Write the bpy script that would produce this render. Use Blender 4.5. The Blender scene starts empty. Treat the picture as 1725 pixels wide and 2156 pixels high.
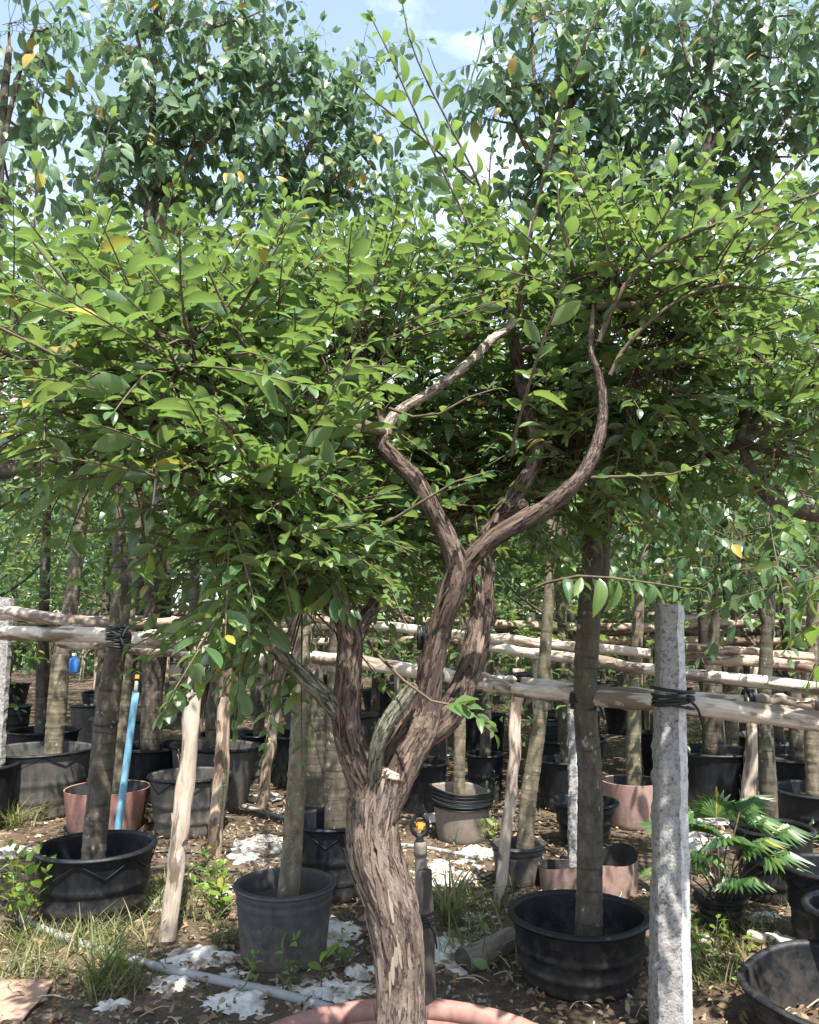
import bpy, math, random
import numpy as np
from mathutils import Vector, Matrix
random.seed(7)
RNG = np.random.default_rng(7)
SC = bpy.context.scene
COL = SC.collection
# ------------------------------------------------------------------ camera, sky, sun, exposure
F_PX, CX, CY, CAM_H = 1727.0, 862.5, 1078.0, 1.25      # focal length and centre in units of a 1725 x 2156 picture
PITCH = math.radians(7.65)
cam_d = bpy.data.cameras.new('camera'); cam = bpy.data.objects.new('camera', cam_d); COL.objects.link(cam)
cam_d.sensor_fit = 'VERTICAL'; cam_d.angle = 2 * math.atan(1078.0 / F_PX)
cam_d.clip_start = 0.05; cam_d.clip_end = 2000
cam.location = (0, 0, CAM_H); cam.rotation_euler = (math.pi / 2 + PITCH, 0, 0)
SC.camera = cam
SUN_EL, SUN_AZ = math.radians(63), math.radians(162)    # azimuth clockwise from +Y: high behind the camera, to its right
w = bpy.data.worlds.new('World'); SC.world = w; w.use_nodes = True
nt = w.node_tree; nt.nodes.clear()
def N(t, kind, **kw):
    n = t.nodes.new(kind)
    for k, v in kw.items():
        if hasattr(n, k): setattr(n, k, v)
    return n
sky = N(nt, 'ShaderNodeTexSky', sky_type='NISHITA', sun_disc=False, sun_elevation=SUN_EL, sun_rotation=SUN_AZ, air_density=1.15, dust_density=0.4, ozone_density=0.35)
tc = N(nt, 'ShaderNodeTexCoord')
mp = N(nt, 'ShaderNodeMapping'); mp.inputs['Scale'].default_value = (1.6, 1.6, 3.2); mp.inputs['Location'].default_value = (0.35, 0.1, 0.2)
no = N(nt, 'ShaderNodeTexNoise'); no.inputs['Scale'].default_value = 1.7; no.inputs['Detail'].default_value = 7; no.inputs['Roughness'].default_value = 0.55
cr_ = N(nt, 'ShaderNodeValToRGB'); cr_.color_ramp.elements[0].position = 0.50; cr_.color_ramp.elements[1].position = 0.72
sep = N(nt, 'ShaderNodeSeparateXYZ')
hz = N(nt, 'ShaderNodeMapRange'); hz.inputs['From Min'].default_value = 0.0; hz.inputs['From Max'].default_value = 0.55; hz.inputs['To Min'].default_value = 0.9; hz.inputs['To Max'].default_value = 0.12
mx = N(nt, 'ShaderNodeMath', operation='MAXIMUM')
mixc = N(nt, 'ShaderNodeMixRGB'); mixc.inputs['Color2'].default_value = (6.6, 7.2, 7.8, 1)
bg = N(nt, 'ShaderNodeBackground'); bg.inputs['Strength'].default_value = 0.12
ow = N(nt, 'ShaderNodeOutputWorld')
L = nt.links.new
L(tc.outputs['Generated'], mp.inputs['Vector']); L(mp.outputs['Vector'], no.inputs['Vector']); L(no.outputs['Fac'], cr_.inputs['Fac'])
L(tc.outputs['Generated'], sep.inputs['Vector']); L(sep.outputs['Z'], hz.inputs['Value'])
L(cr_.outputs['Color'], mx.inputs[0]); L(hz.outputs['Result'], mx.inputs[1]); L(mx.outputs[0], mixc.inputs['Fac'])
L(sky.outputs['Color'], mixc.inputs['Color1']); L(mixc.outputs['Color'], bg.inputs['Color']); L(bg.outputs['Background'], ow.inputs['Surface'])
sd = bpy.data.lights.new('sun', 'SUN'); sun = bpy.data.objects.new('sun', sd); COL.objects.link(sun)
sd.energy = 5.0; sd.angle = math.radians(0.6); sd.color = (1.0, 0.955, 0.88)
sdir = Vector((math.sin(SUN_AZ) * math.cos(SUN_EL), math.cos(SUN_AZ) * math.cos(SUN_EL), math.sin(SUN_EL)))
sun.rotation_euler = sdir.to_track_quat('Z', 'Y').to_euler(); sun.location = (-2, -4, 8)
SC.view_settings.view_transform = 'Standard'; SC.view_settings.look = 'None'
SC.view_settings.exposure = 1.45; SC.view_settings.gamma = 1.0
SC.cycles.max_bounces = 5; SC.cycles.diffuse_bounces = 3; SC.cycles.glossy_bounces = 2; SC.cycles.transmission_bounces = 4

# ------------------------------------------------------------------ picture -> place
CP, SP = math.cos(PITCH), math.sin(PITCH)
def ray(px, py):
    x = (px - CX) / F_PX; y = -(py - CY) / F_PX
    return np.array((x, CP - y * SP, SP + y * CP))
def at(px, py, d):
    r = ray(px, py); return np.array((0, 0, CAM_H)) + r * (d / r[1])
def atz(px, py, z):
    r = ray(px, py); return np.array((0, 0, CAM_H)) + r * ((z - CAM_H) / r[2])
def proj(P):
    P = np.atleast_2d(P) - np.array((0, 0, CAM_H))
    f = P[:, 1] * CP + P[:, 2] * SP; u = -P[:, 1] * SP + P[:, 2] * CP
    f = np.where(f < 0.05, 0.05, f)
    return CX + F_PX * P[:, 0] / f, CY - F_PX * u / f, f

# ------------------------------------------------------------------ noise
def _h(ix, iy, iz, s):
    n = (ix * 374761393 + iy * 668265263 + iz * 2147483647 * 3 + s * 974634777) & 0x7fffffff
    n = ((n ^ (n >> 13)) * 1274126177) & 0x7fffffff
    n = ((n ^ (n >> 16)) * 60493) & 0x7fffffff
    return (n & 0xffff) / 65535.0
def vn(p, s=0):
    p = np.asarray(p, float); i = np.floor(p).astype(np.int64); f = p - i; f = f * f * (3 - 2 * f)
    r = 0
    for a in (0, 1):
        for b in (0, 1):
            for c in (0, 1):
                wgt = (f[..., 0] if a else 1 - f[..., 0]) * (f[..., 1] if b else 1 - f[..., 1]) * (f[..., 2] if c else 1 - f[..., 2])
                r = r + wgt * _h(i[..., 0] + a, i[..., 1] + b, i[..., 2] + c, s)
    return r * 2 - 1
def gz(x, y):
    x = np.asarray(x, float); y = np.asarray(y, float)
    p = np.stack([x, y, np.zeros_like(x)], -1)
    return 0.010 * vn(p * 1.3, 3) + 0.007 * vn(p * 4.1, 4) + 0.005 * vn(p * 11, 5)

# ------------------------------------------------------------------ materials
MATS = {}
def mat(name):
    m = bpy.data.materials.new(name); m.use_nodes = True; m.node_tree.nodes.clear()
    t = m.node_tree; o = N(t, 'ShaderNodeOutputMaterial'); b = N(t, 'ShaderNodeBsdfPrincipled'); t.links.new(b.outputs[0], o.inputs[0])
    MATS[name] = m; return m, t, b, o
def ramp(t, fac, stops):
    r = N(t, 'ShaderNodeValToRGB'); e = r.color_ramp.elements
    while len(e) < len(stops): e.new(0.5)
    for k, (p, c) in enumerate(stops): e[k].position = p; e[k].color = (*c, 1)
    t.links.new(fac, r.inputs['Fac']); return r.outputs['Color']
def noise(t, vec, scale, detail=5, rough=0.6, sc3=None):
    n = N(t, 'ShaderNodeTexNoise'); n.inputs['Scale'].default_value = scale; n.inputs['Detail'].default_value = detail; n.inputs['Roughness'].default_value = rough
    if sc3:
        q = N(t, 'ShaderNodeMapping'); q.inputs['Scale'].default_value = sc3; t.links.new(vec, q.inputs['Vector']); vec = q.outputs['Vector']
    t.links.new(vec, n.inputs['Vector']); return n.outputs['Fac']
def mixrgb(t, fac, a, b, mode='MIX'):
    m = N(t, 'ShaderNodeMixRGB', blend_type=mode)
    for s, v in (('Fac', fac), ('Color1', a), ('Color2', b)):
        if isinstance(v, (int, float)): m.inputs[s].default_value = v
        elif isinstance(v, tuple): m.inputs[s].default_value = (*v, 1)
        else: t.links.new(v, m.inputs[s])
    return m.outputs['Color']
def bump(t, b, h, dist=0.01, strength=1.0):
    n = N(t, 'ShaderNodeBump'); n.inputs['Distance'].default_value = dist; n.inputs['Strength'].default_value = strength
    t.links.new(h, n.inputs['Height']); t.links.new(n.outputs['Normal'], b.inputs['Normal'])
def attr(t, name): a = N(t, 'ShaderNodeAttribute'); a.attribute_name = name; return a.outputs['Vector']
def objco(t): return N(t, 'ShaderNodeTexCoord').outputs['Object']
def orand(t): return N(t, 'ShaderNodeObjectInfo').outputs['Random']

def leaf_mat(name, stops, trans, tfac=0.35, rough=0.42, spec=0.5):
    m, t, b, o = mat(name); lk = t.links.new
    g = N(t, 'ShaderNodeNewGeometry'); oi = N(t, 'ShaderNodeObjectInfo')
    ad = N(t, 'ShaderNodeMath', operation='ADD'); fr = N(t, 'ShaderNodeMath', operation='FRACT')
    lk(g.outputs['Random Per Island'], ad.inputs[0]); lk(oi.outputs['Random'], ad.inputs[1]); lk(ad.outputs[0], fr.inputs[0])
    c = ramp(t, fr.outputs[0], stops)
    uv = N(t, 'ShaderNodeUVMap'); sp_ = N(t, 'ShaderNodeSeparateXYZ'); lk(uv.outputs[0], sp_.inputs[0])
    s1 = N(t, 'ShaderNodeMath', operation='SUBTRACT'); s1.inputs[1].default_value = 0.5; lk(sp_.outputs['X'], s1.inputs[0])
    ab = N(t, 'ShaderNodeMath', operation='ABSOLUTE'); lk(s1.outputs[0], ab.inputs[0])
    mr = N(t, 'ShaderNodeMapRange'); mr.inputs['From Min'].default_value = 0.02; mr.inputs['From Max'].default_value = 0.07; mr.inputs['To Min'].default_value = 0.45; mr.inputs['To Max'].default_value = 0.0
    lk(ab.outputs[0], mr.inputs['Value'])
    bl = noise(t, N(t, 'ShaderNodeTexCoord').outputs['Object'], 28, 3)
    c = mixrgb(t, 0.35, c, ramp(t, bl, [(0.3, (0.45, 0.45, 0.45)), (0.7, (1.0, 1.0, 1.0))]), 'MULTIPLY')
    c2 = mixrgb(t, mr.outputs[0], c, (0.22, 0.30, 0.10))
    under = mixrgb(t, 0.35, c, (0.16, 0.22, 0.12))
    c3 = mixrgb(t, g.outputs['Backfacing'], c2, under)
    lk(c3, b.inputs['Base Color']); b.inputs['Roughness'].default_value = rough; b.inputs['Specular IOR Level'].default_value = spec
    tr = N(t, 'ShaderNodeBsdfTranslucent'); lk(mixrgb(t, 0.55, c, trans), tr.inputs['Color'])
    ms = N(t, 'ShaderNodeMixShader'); ms.inputs[0].default_value = tfac
    lk(b.outputs[0], ms.inputs[1]); lk(tr.outputs[0], ms.inputs[2]); lk(ms.outputs[0], o.inputs[0]); return m
leaf_mat('leaf_fresh', [(0.0, (0.052, 0.118, 0.045)), (0.4, (0.080, 0.162, 0.055)), (0.8, (0.120, 0.210, 0.065)), (0.985, (0.20, 0.28, 0.07)), (0.992, (0.55, 0.36, 0.06))], (0.32, 0.46, 0.08), 0.40, 0.33, 0.6)
leaf_mat('leaf_small', [(0.0, (0.046, 0.105, 0.040)), (0.5, (0.072, 0.145, 0.050)), (0.97, (0.115, 0.195, 0.06)), (0.99, (0.45, 0.3, 0.06))], (0.25, 0.37, 0.06))
leaf_mat('leaf_haze_blue', [(0.0, (0.085, 0.155, 0.095)), (0.5, (0.115, 0.195, 0.115)), (0.955, (0.16, 0.235, 0.105)), (0.97, (0.24, 0.26, 0.07)), (0.992, (0.62, 0.36, 0.06))], (0.24, 0.38, 0.16), 0.40, 0.38, 0.45)  # bluish green, with the flare haze over the tall crowns put into the colour
leaf_mat('leaf_broad', [(0.0, (0.055, 0.120, 0.055)), (0.5, (0.080, 0.160, 0.065)), (0.95, (0.13, 0.21, 0.07)), (0.975, (0.30, 0.30, 0.07)), (0.992, (0.62, 0.36, 0.06))], (0.24, 0.38, 0.10), 0.36, 0.36, 0.5)
leaf_mat('leaf_lime', [(0.0, (0.13, 0.24, 0.03)), (0.9, (0.22, 0.33, 0.05)), (1.0, (0.4, 0.4, 0.08))], (0.32, 0.5, 0.06), 0.4)
leaf_mat('grass_blade', [(0.0, (0.075, 0.105, 0.035)), (0.4, (0.12, 0.15, 0.05)), (0.7, (0.23, 0.22, 0.085)), (1.0, (0.36, 0.28, 0.15))], (0.3, 0.4, 0.08), 0.35, 0.55)
leaf_mat('dry_leaf', [(0.0, (0.10, 0.062, 0.038)), (0.35, (0.19, 0.125, 0.075)), (0.7, (0.30, 0.21, 0.13)), (0.9, (0.42, 0.33, 0.23)), (1.0, (0.30, 0.13, 0.05))], (0.3, 0.2, 0.1), 0.12, 0.75, 0.25)

def bark_mat(name, dark, mid, light, kind):
    m, t, b, o = mat(name); a = attr(t, 'bc'); lk = t.links.new
    if kind == 'peel':
        n1 = noise(t, a, 1, 8, 0.70, (44, 44, 9)); n2 = noise(t, a, 1, 6, 0.66, (17, 17, 6)); n3 = noise(t, a, 1, 5, 0.65, (130, 130, 34)); n4 = noise(t, a, 1, 7, 0.68, (40, 40, 9))
        c = ramp(t, n1, [(0.30, dark), (0.46, mid), (0.64, light)])
        c = mixrgb(t, ramp(t, n2, [(0.50, (0, 0, 0)), (0.62, (0.8, 0.8, 0.8))]), c, tuple(v * 1.12 for v in light))
        c = mixrgb(t, 0.55, c, ramp(t, n3, [(0.3, (0.4, 0.38, 0.36)), (0.62, (1.05, 1.05, 1.05))]), 'MULTIPLY')
        crack = ramp(t, n4, [(0.47, (0, 0, 0)), (0.49, (0.62, 0.62, 0.62)), (0.50, (0.62, 0.62, 0.62)), (0.52, (0, 0, 0))])
        c = mixrgb(t, crack, c, tuple(v * 0.5 for v in dark))
        h = mixrgb(t, 0.35, n1, n3); h = mixrgb(t, crack, h, (0.0, 0.0, 0.0)); bump(t, b, h, 0.03, 1.0)
    elif kind == 'ring':
        wv = noise(t, a, 1, 3, 0.55, (5, 5, 42))
        n1 = noise(t, a, 1, 6, 0.65, (26, 26, 13)); n2 = noise(t, a, 1, 3, 0.5, (5, 5, 2.5))
        c = ramp(t, n1, [(0.3, dark), (0.5, mid), (0.72, light)])
        c = mixrgb(t, ramp(t, n2, [(0.52, (0, 0, 0)), (0.75, (0.45, 0.45, 0.45))]), c, (0.11, 0.12, 0.065))
        c = mixrgb(t, ramp(t, wv, [(0.30, (0.75, 0.75, 0.75)), (0.42, (0, 0, 0))]), c, tuple(v * 0.6 for v in dark))
        sp2 = noise(t, a, 1, 2, 0.5, (45, 45, 30))
        c = mixrgb(t, ramp(t, sp2, [(0.66, (0, 0, 0)), (0.72, (0.6, 0.6, 0.6))]), c, (0.36, 0.34, 0.28))
        bump(t, b, mixrgb(t, 0.5, wv, n1), 0.010, 0.8)
    else:   # peeled log
        n1 = noise(t, a, 1, 5, 0.6, (14, 14, 3.0)); n2 = noise(t, a, 1, 5, 0.65, (60, 60, 9)); n3 = noise(t, a, 1, 3, 0.5, (8, 8, 7))
        c = ramp(t, n2, [(0.3, mid), (0.6, light)])
        c = mixrgb(t, ramp(t, n1, [(0.50, (0, 0, 0)), (0.56, (0.95, 0.95, 0.95))]), c, dark)
        c = mixrgb(t, ramp(t, n3, [(0.55, (0, 0, 0)), (0.75, (0.5, 0.5, 0.5))]), c, tuple(v * 0.6 for v in mid))
        bump(t, b, mixrgb(t, 0.5, n1, n2), 0.012, 0.9)
    b.inputs['Roughness'].default_value = 0.85; b.inputs['Specular IOR Level'].default_value = 0.25; lk(c, b.inputs['Base Color']); return m
bark_mat('bark_main', (0.062, 0.044, 0.035), (0.17, 0.124, 0.097), (0.32, 0.25, 0.20), 'peel')
bark_mat('bark_limb', (0.045, 0.030, 0.023), (0.125, 0.086, 0.066), (0.25, 0.185, 0.148), 'peel')
bark_mat('bark_pale', (0.16, 0.12, 0.09), (0.36, 0.29, 0.23), (0.58, 0.50, 0.42), 'peel')
bark_mat('bark_moss', (0.05, 0.05, 0.035), (0.15, 0.15, 0.105), (0.30, 0.29, 0.22), 'peel')
bark_mat('bark_ring', (0.038, 0.031, 0.023), (0.080, 0.066, 0.050), (0.145, 0.122, 0.094), 'ring')
bark_mat('bark_ring_light', (0.070, 0.058, 0.041), (0.145, 0.120, 0.083), (0.24, 0.205, 0.145), 'ring')
bark_mat('bark_twig', (0.05, 0.038, 0.025), (0.11, 0.085, 0.055), (0.19, 0.15, 0.10), 'ring')
bark_mat('log_peeled', (0.19, 0.14, 0.105), (0.44, 0.36, 0.285), (0.62, 0.54, 0.45), 'log')
bark_mat('log_tan', (0.15, 0.108, 0.082), (0.34, 0.265, 0.205), (0.50, 0.415, 0.335), 'log')
bark_mat('log_brown', (0.13, 0.085, 0.06), (0.30, 0.215, 0.15), (0.48, 0.37, 0.27), 'log')
bark_mat('log_dark', (0.05, 0.04, 0.034), (0.12, 0.098, 0.08), (0.24, 0.20, 0.16), 'log')

def plastic(name, col, dust, amount, rough=0.42, mud=0.0):
    m, t, b, o = mat(name); oc = objco(t); n1 = noise(t, oc, 7, 5, 0.65); n2 = noise(t, oc, 1, 5, 0.7, (30, 30, 7))
    d = mixrgb(t, 0.5, n1, n2)
    c = ramp(t, d, [(0.5 - amount * 0.35, col), (0.80 - amount * 0.2, dust)])
    if mud:
        sx = N(t, 'ShaderNodeSeparateXYZ'); t.links.new(oc, sx.inputs[0]); nm = noise(t, oc, 22, 6, 0.7)
        mr = N(t, 'ShaderNodeMapRange'); mr.inputs['From Min'].default_value = 0.0; mr.inputs['From Max'].default_value = 0.26; mr.inputs['To Min'].default_value = 0.30; mr.inputs['To Max'].default_value = -0.08; t.links.new(sx.outputs['Z'], mr.inputs['Value'])
        ad = N(t, 'ShaderNodeMath', operation='ADD'); t.links.new(nm, ad.inputs[0]); t.links.new(mr.outputs[0], ad.inputs[1])
        c = mixrgb(t, ramp(t, ad.outputs[0], [(0.56, (0, 0, 0)), (0.80, (mud,) * 3)]), c, (0.15, 0.125, 0.10))
        ns = noise(t, oc, 1, 4, 0.7, (160, 160, 4)); c = mixrgb(t, ramp(t, ns, [(0.62, (0, 0, 0)), (0.72, (mud * 0.45,) * 3)]), c, (0.13, 0.13, 0.13))
    t.links.new(c, b.inputs['Base Color'])
    rr = ramp(t, n2, [(0.3, (rough, rough, rough)), (0.7, (rough + 0.25,) * 3)]); t.links.new(rr, b.inputs['Roughness'])
    b.inputs['Specular IOR Level'].default_value = 0.28; bump(t, b, n1, 0.004, 0.6); return m
plastic('pot_black', (0.0045, 0.006, 0.008), (0.016, 0.018, 0.021), 0.3, 0.40, mud=0.25)
plastic('pot_dusty', (0.016, 0.016, 0.018), (0.095, 0.090, 0.080), 0.9, 0.55, mud=0.7)
plastic('pot_grey', (0.018, 0.019, 0.021), (0.080, 0.078, 0.074), 0.75, 0.55, mud=0.7)
plastic('fabric_brown', (0.27, 0.155, 0.105), (0.38, 0.25, 0.19), 0.6, 0.7)
plastic('pot_brown', (0.10, 0.082, 0.070), (0.25, 0.21, 0.18), 0.8, 0.6, mud=0.7)
plastic('pot_rubber_in', (0.018, 0.018, 0.019), (0.06, 0.058, 0.055), 0.4, 0.6)
plastic('fabric_red', (0.30, 0.125, 0.095), (0.42, 0.24, 0.19), 0.6, 0.7, mud=0.7)
plastic('fabric_pink', (0.27, 0.150, 0.120), (0.38, 0.255, 0.215), 0.6, 0.7, mud=0.7)
plastic('clay_red', (0.15, 0.050, 0.042), (0.36, 0.21, 0.17), 0.8, 0.45)
plastic('tie_black', (0.010, 0.010, 0.011), (0.03, 0.03, 0.03), 0.3, 0.4)
plastic('pipe_grey', (0.20, 0.205, 0.21), (0.34, 0.33, 0.31), 0.8, 0.5)
plastic('pipe_blue', (0.08, 0.30, 0.46), (0.28, 0.45, 0.52), 0.5, 0.5)
plastic('jug_blue', (0.03, 0.15, 0.46), (0.08, 0.22, 0.5), 0.4, 0.4)
plastic('pipe_dark', (0.075, 0.068, 0.06), (0.20, 0.175, 0.15), 0.8, 0.6)
plastic('orange', (0.70, 0.24, 0.015), (0.78, 0.36, 0.06), 0.4, 0.5)
plastic('white_paint', (0.74, 0.74, 0.72), (0.80, 0.80, 0.79), 0.6, 0.6)
plastic('tarp_teal', (0.05, 0.28, 0.34), (0.10, 0.36, 0.42), 0.5, 0.5)
plastic('string', (0.45, 0.46, 0.38), (0.6, 0.6, 0.5), 0.5, 0.7)

m, t, b, o = mat('soil'); oc = objco(t)
n1 = noise(t, oc, 2.2, 6, 0.65); n2 = noise(t, oc, 38, 5, 0.7); n3 = noise(t, oc, 9, 5, 0.65)
c = ramp(t, n1, [(0.30, (0.055, 0.040, 0.028)), (0.5, (0.115, 0.085, 0.060)), (0.7, (0.20, 0.155, 0.115))])
c = mixrgb(t, 0.65, c, ramp(t, n2, [(0.3, (0.35, 0.33, 0.31)), (0.66, (1.25, 1.2, 1.15))]), 'MULTIPLY')
c = mixrgb(t, ramp(t, n3, [(0.62, (0, 0, 0)), (0.66, (0.8, 0.8, 0.8))]), c, (0.44, 0.40, 0.34))
t.links.new(c, b.inputs['Base Color']); b.inputs['Roughness'].default_value = 0.95; b.inputs['Specular IOR Level'].default_value = 0.15; bump(t, b, mixrgb(t, 0.5, n2, n3), 0.03, 1.0)
m, t, b, o = mat('pot_soil'); oc = objco(t); n2 = noise(t, oc, 45, 5, 0.7)
t.links.new(ramp(t, n2, [(0.3, (0.02, 0.016, 0.013)), (0.62, (0.065, 0.05, 0.038)), (0.8, (0.2, 0.16, 0.12))]), b.inputs['Base Color']); b.inputs['Roughness'].default_value = 0.95; bump(t, b, n2, 0.02)
m, t, b, o = mat('white_sheet'); oc = objco(t); n1 = noise(t, oc, 10, 6, 0.7); n2 = noise(t, oc, 45, 4, 0.7)
c = ramp(t, n1, [(0.30, (0.70, 0.67, 0.63)), (0.50, (0.60, 0.56, 0.51)), (0.60, (0.34, 0.28, 0.22)), (0.72, (0.16, 0.12, 0.09))])
t.links.new(mixrgb(t, 0.4, c, ramp(t, n2, [(0.35, (0.55, 0.52, 0.5)), (0.55, (1, 1, 1))]), 'MULTIPLY'), b.inputs['Base Color']); b.inputs['Roughness'].default_value = 0.7; bump(t, b, n2, 0.006)
m, t, b, o = mat('dirty_sheet'); oc = objco(t); n1 = noise(t, oc, 16, 6, 0.7)
t.links.new(ramp(t, n1, [(0.35, (0.50, 0.46, 0.41)), (0.5, (0.30, 0.25, 0.20)), (0.65, (0.14, 0.105, 0.08))]), b.inputs['Base Color']); b.inputs['Roughness'].default_value = 0.85
def granite_mat(name, dark, light, bd):
    m, t, b, o = mat(name); oc = objco(t); n1 = noise(t, oc, 55, 6, 0.8); n2 = noise(t, oc, 7, 5, 0.65)
    c = ramp(t, n1, [(0.36, dark), (0.50, light), (0.7, tuple(min(0.85, v * 1.25) for v in light))])
    t.links.new(mixrgb(t, 0.35, c, ramp(t, n2, [(0.3, (0.6, 0.58, 0.55)), (0.6, (1, 1, 1))]), 'MULTIPLY'), b.inputs['Base Color']); b.inputs['Roughness'].default_value = 0.85; bump(t, b, n1, bd)
granite_mat('granite_rough', (0.13, 0.12, 0.11), (0.52, 0.50, 0.475), 0.035)
granite_mat('granite_sawn', (0.30, 0.29, 0.28), (0.58, 0.57, 0.555), 0.008)

# ------------------------------------------------------------------ mesh building
def nrm(v): return v / np.maximum(np.linalg.norm(v, axis=-1, keepdims=True), 1e-9)
def mk_mesh(name, V, faces_list, bc=None, uv=None, smooth=True):
    """faces_list: list of (m,k) index arrays; uv per vertex"""
    me = bpy.data.meshes.new(name); V = np.asarray(V, np.float32)
    me.vertices.add(len(V)); me.vertices.foreach_set('co', V.ravel())
    fl = [np.asarray(f, np.int32) for f in faces_list if len(f)]
    idx = np.concatenate([f.ravel() for f in fl]); cnt = np.concatenate([np.full(len(f), f.shape[1], np.int32) for f in fl])
    st = np.concatenate([[0], np.cumsum(cnt)[:-1]]).astype(np.int32)
    me.loops.add(len(idx)); me.loops.foreach_set('vertex_index', idx)
    me.polygons.add(len(cnt)); me.polygons.foreach_set('loop_start', st)
    me.polygons.foreach_set('use_smooth', np.full(len(cnt), smooth, bool))
    me.update(calc_edges=True)
    if bc is not None:
        a = me.attributes.new('bc', 'FLOAT_VECTOR', 'POINT'); a.data.foreach_set('vector', np.asarray(bc, np.float32).ravel())
    if uv is not None:
        u = me.uv_layers.new(name='UVMap'); u.data.foreach_set('uv', np.asarray(uv, np.float32)[idx].ravel())
    return me
WL = {}                                            # world location of every parent
def link(name, data, material, parent=None, loc=None, kind=None):
    o = bpy.data.objects.new(name, data); COL.objects.link(o)
    if parent is not None: o.parent = parent
    if loc is not None: o.location = loc
    if material: 
        if len(data.materials) == 0: data.materials.append(MATS[material])
    if kind: o['kind'] = kind
    WL[o] = (WL[parent] if parent is not None else np.zeros(3)) + (np.array(loc) if loc is not None else 0)
    return o
def thing(name, label, cat, loc, group=None):
    o = bpy.data.objects.new(name, None); COL.objects.link(o); o.location = loc; o.empty_display_size = 0.1
    o['label'] = label; o['category'] = cat
    if group: o['group'] = group
    WL[o] = np.array(loc, float); return o
def tag(o, label, cat, group=None):
    o['label'] = label; o['category'] = cat
    if group: o['group'] = group
    return o
def crom(P, n):
    P = np.asarray(P, float)
    if len(P) == 2: return P[0] + (P[1] - P[0]) * np.linspace(0, 1, n)[:, None]
    Q = np.vstack([2 * P[0] - P[1], P, 2 * P[-1] - P[-2]]); k = len(P) - 1
    sl = np.r_[0, np.cumsum(np.linalg.norm(np.diff(P[:, :3], axis=0), axis=1))]; sl /= sl[-1]
    u = np.interp(np.linspace(0, 1, n), sl, np.arange(k + 1)); i = np.minimum(u.astype(int), k - 1); f = (u - i)[:, None]
    a, b_, c_, d_ = Q[i], Q[i + 1], Q[i + 2], Q[i + 3]
    return 0.5 * (2 * b_ + (c_ - a) * f + (2 * a - 5 * b_ + 4 * c_ - d_) * f ** 2 + (3 * b_ - a - 3 * c_ + d_) * f ** 3)
MB_LAST = {}
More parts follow.
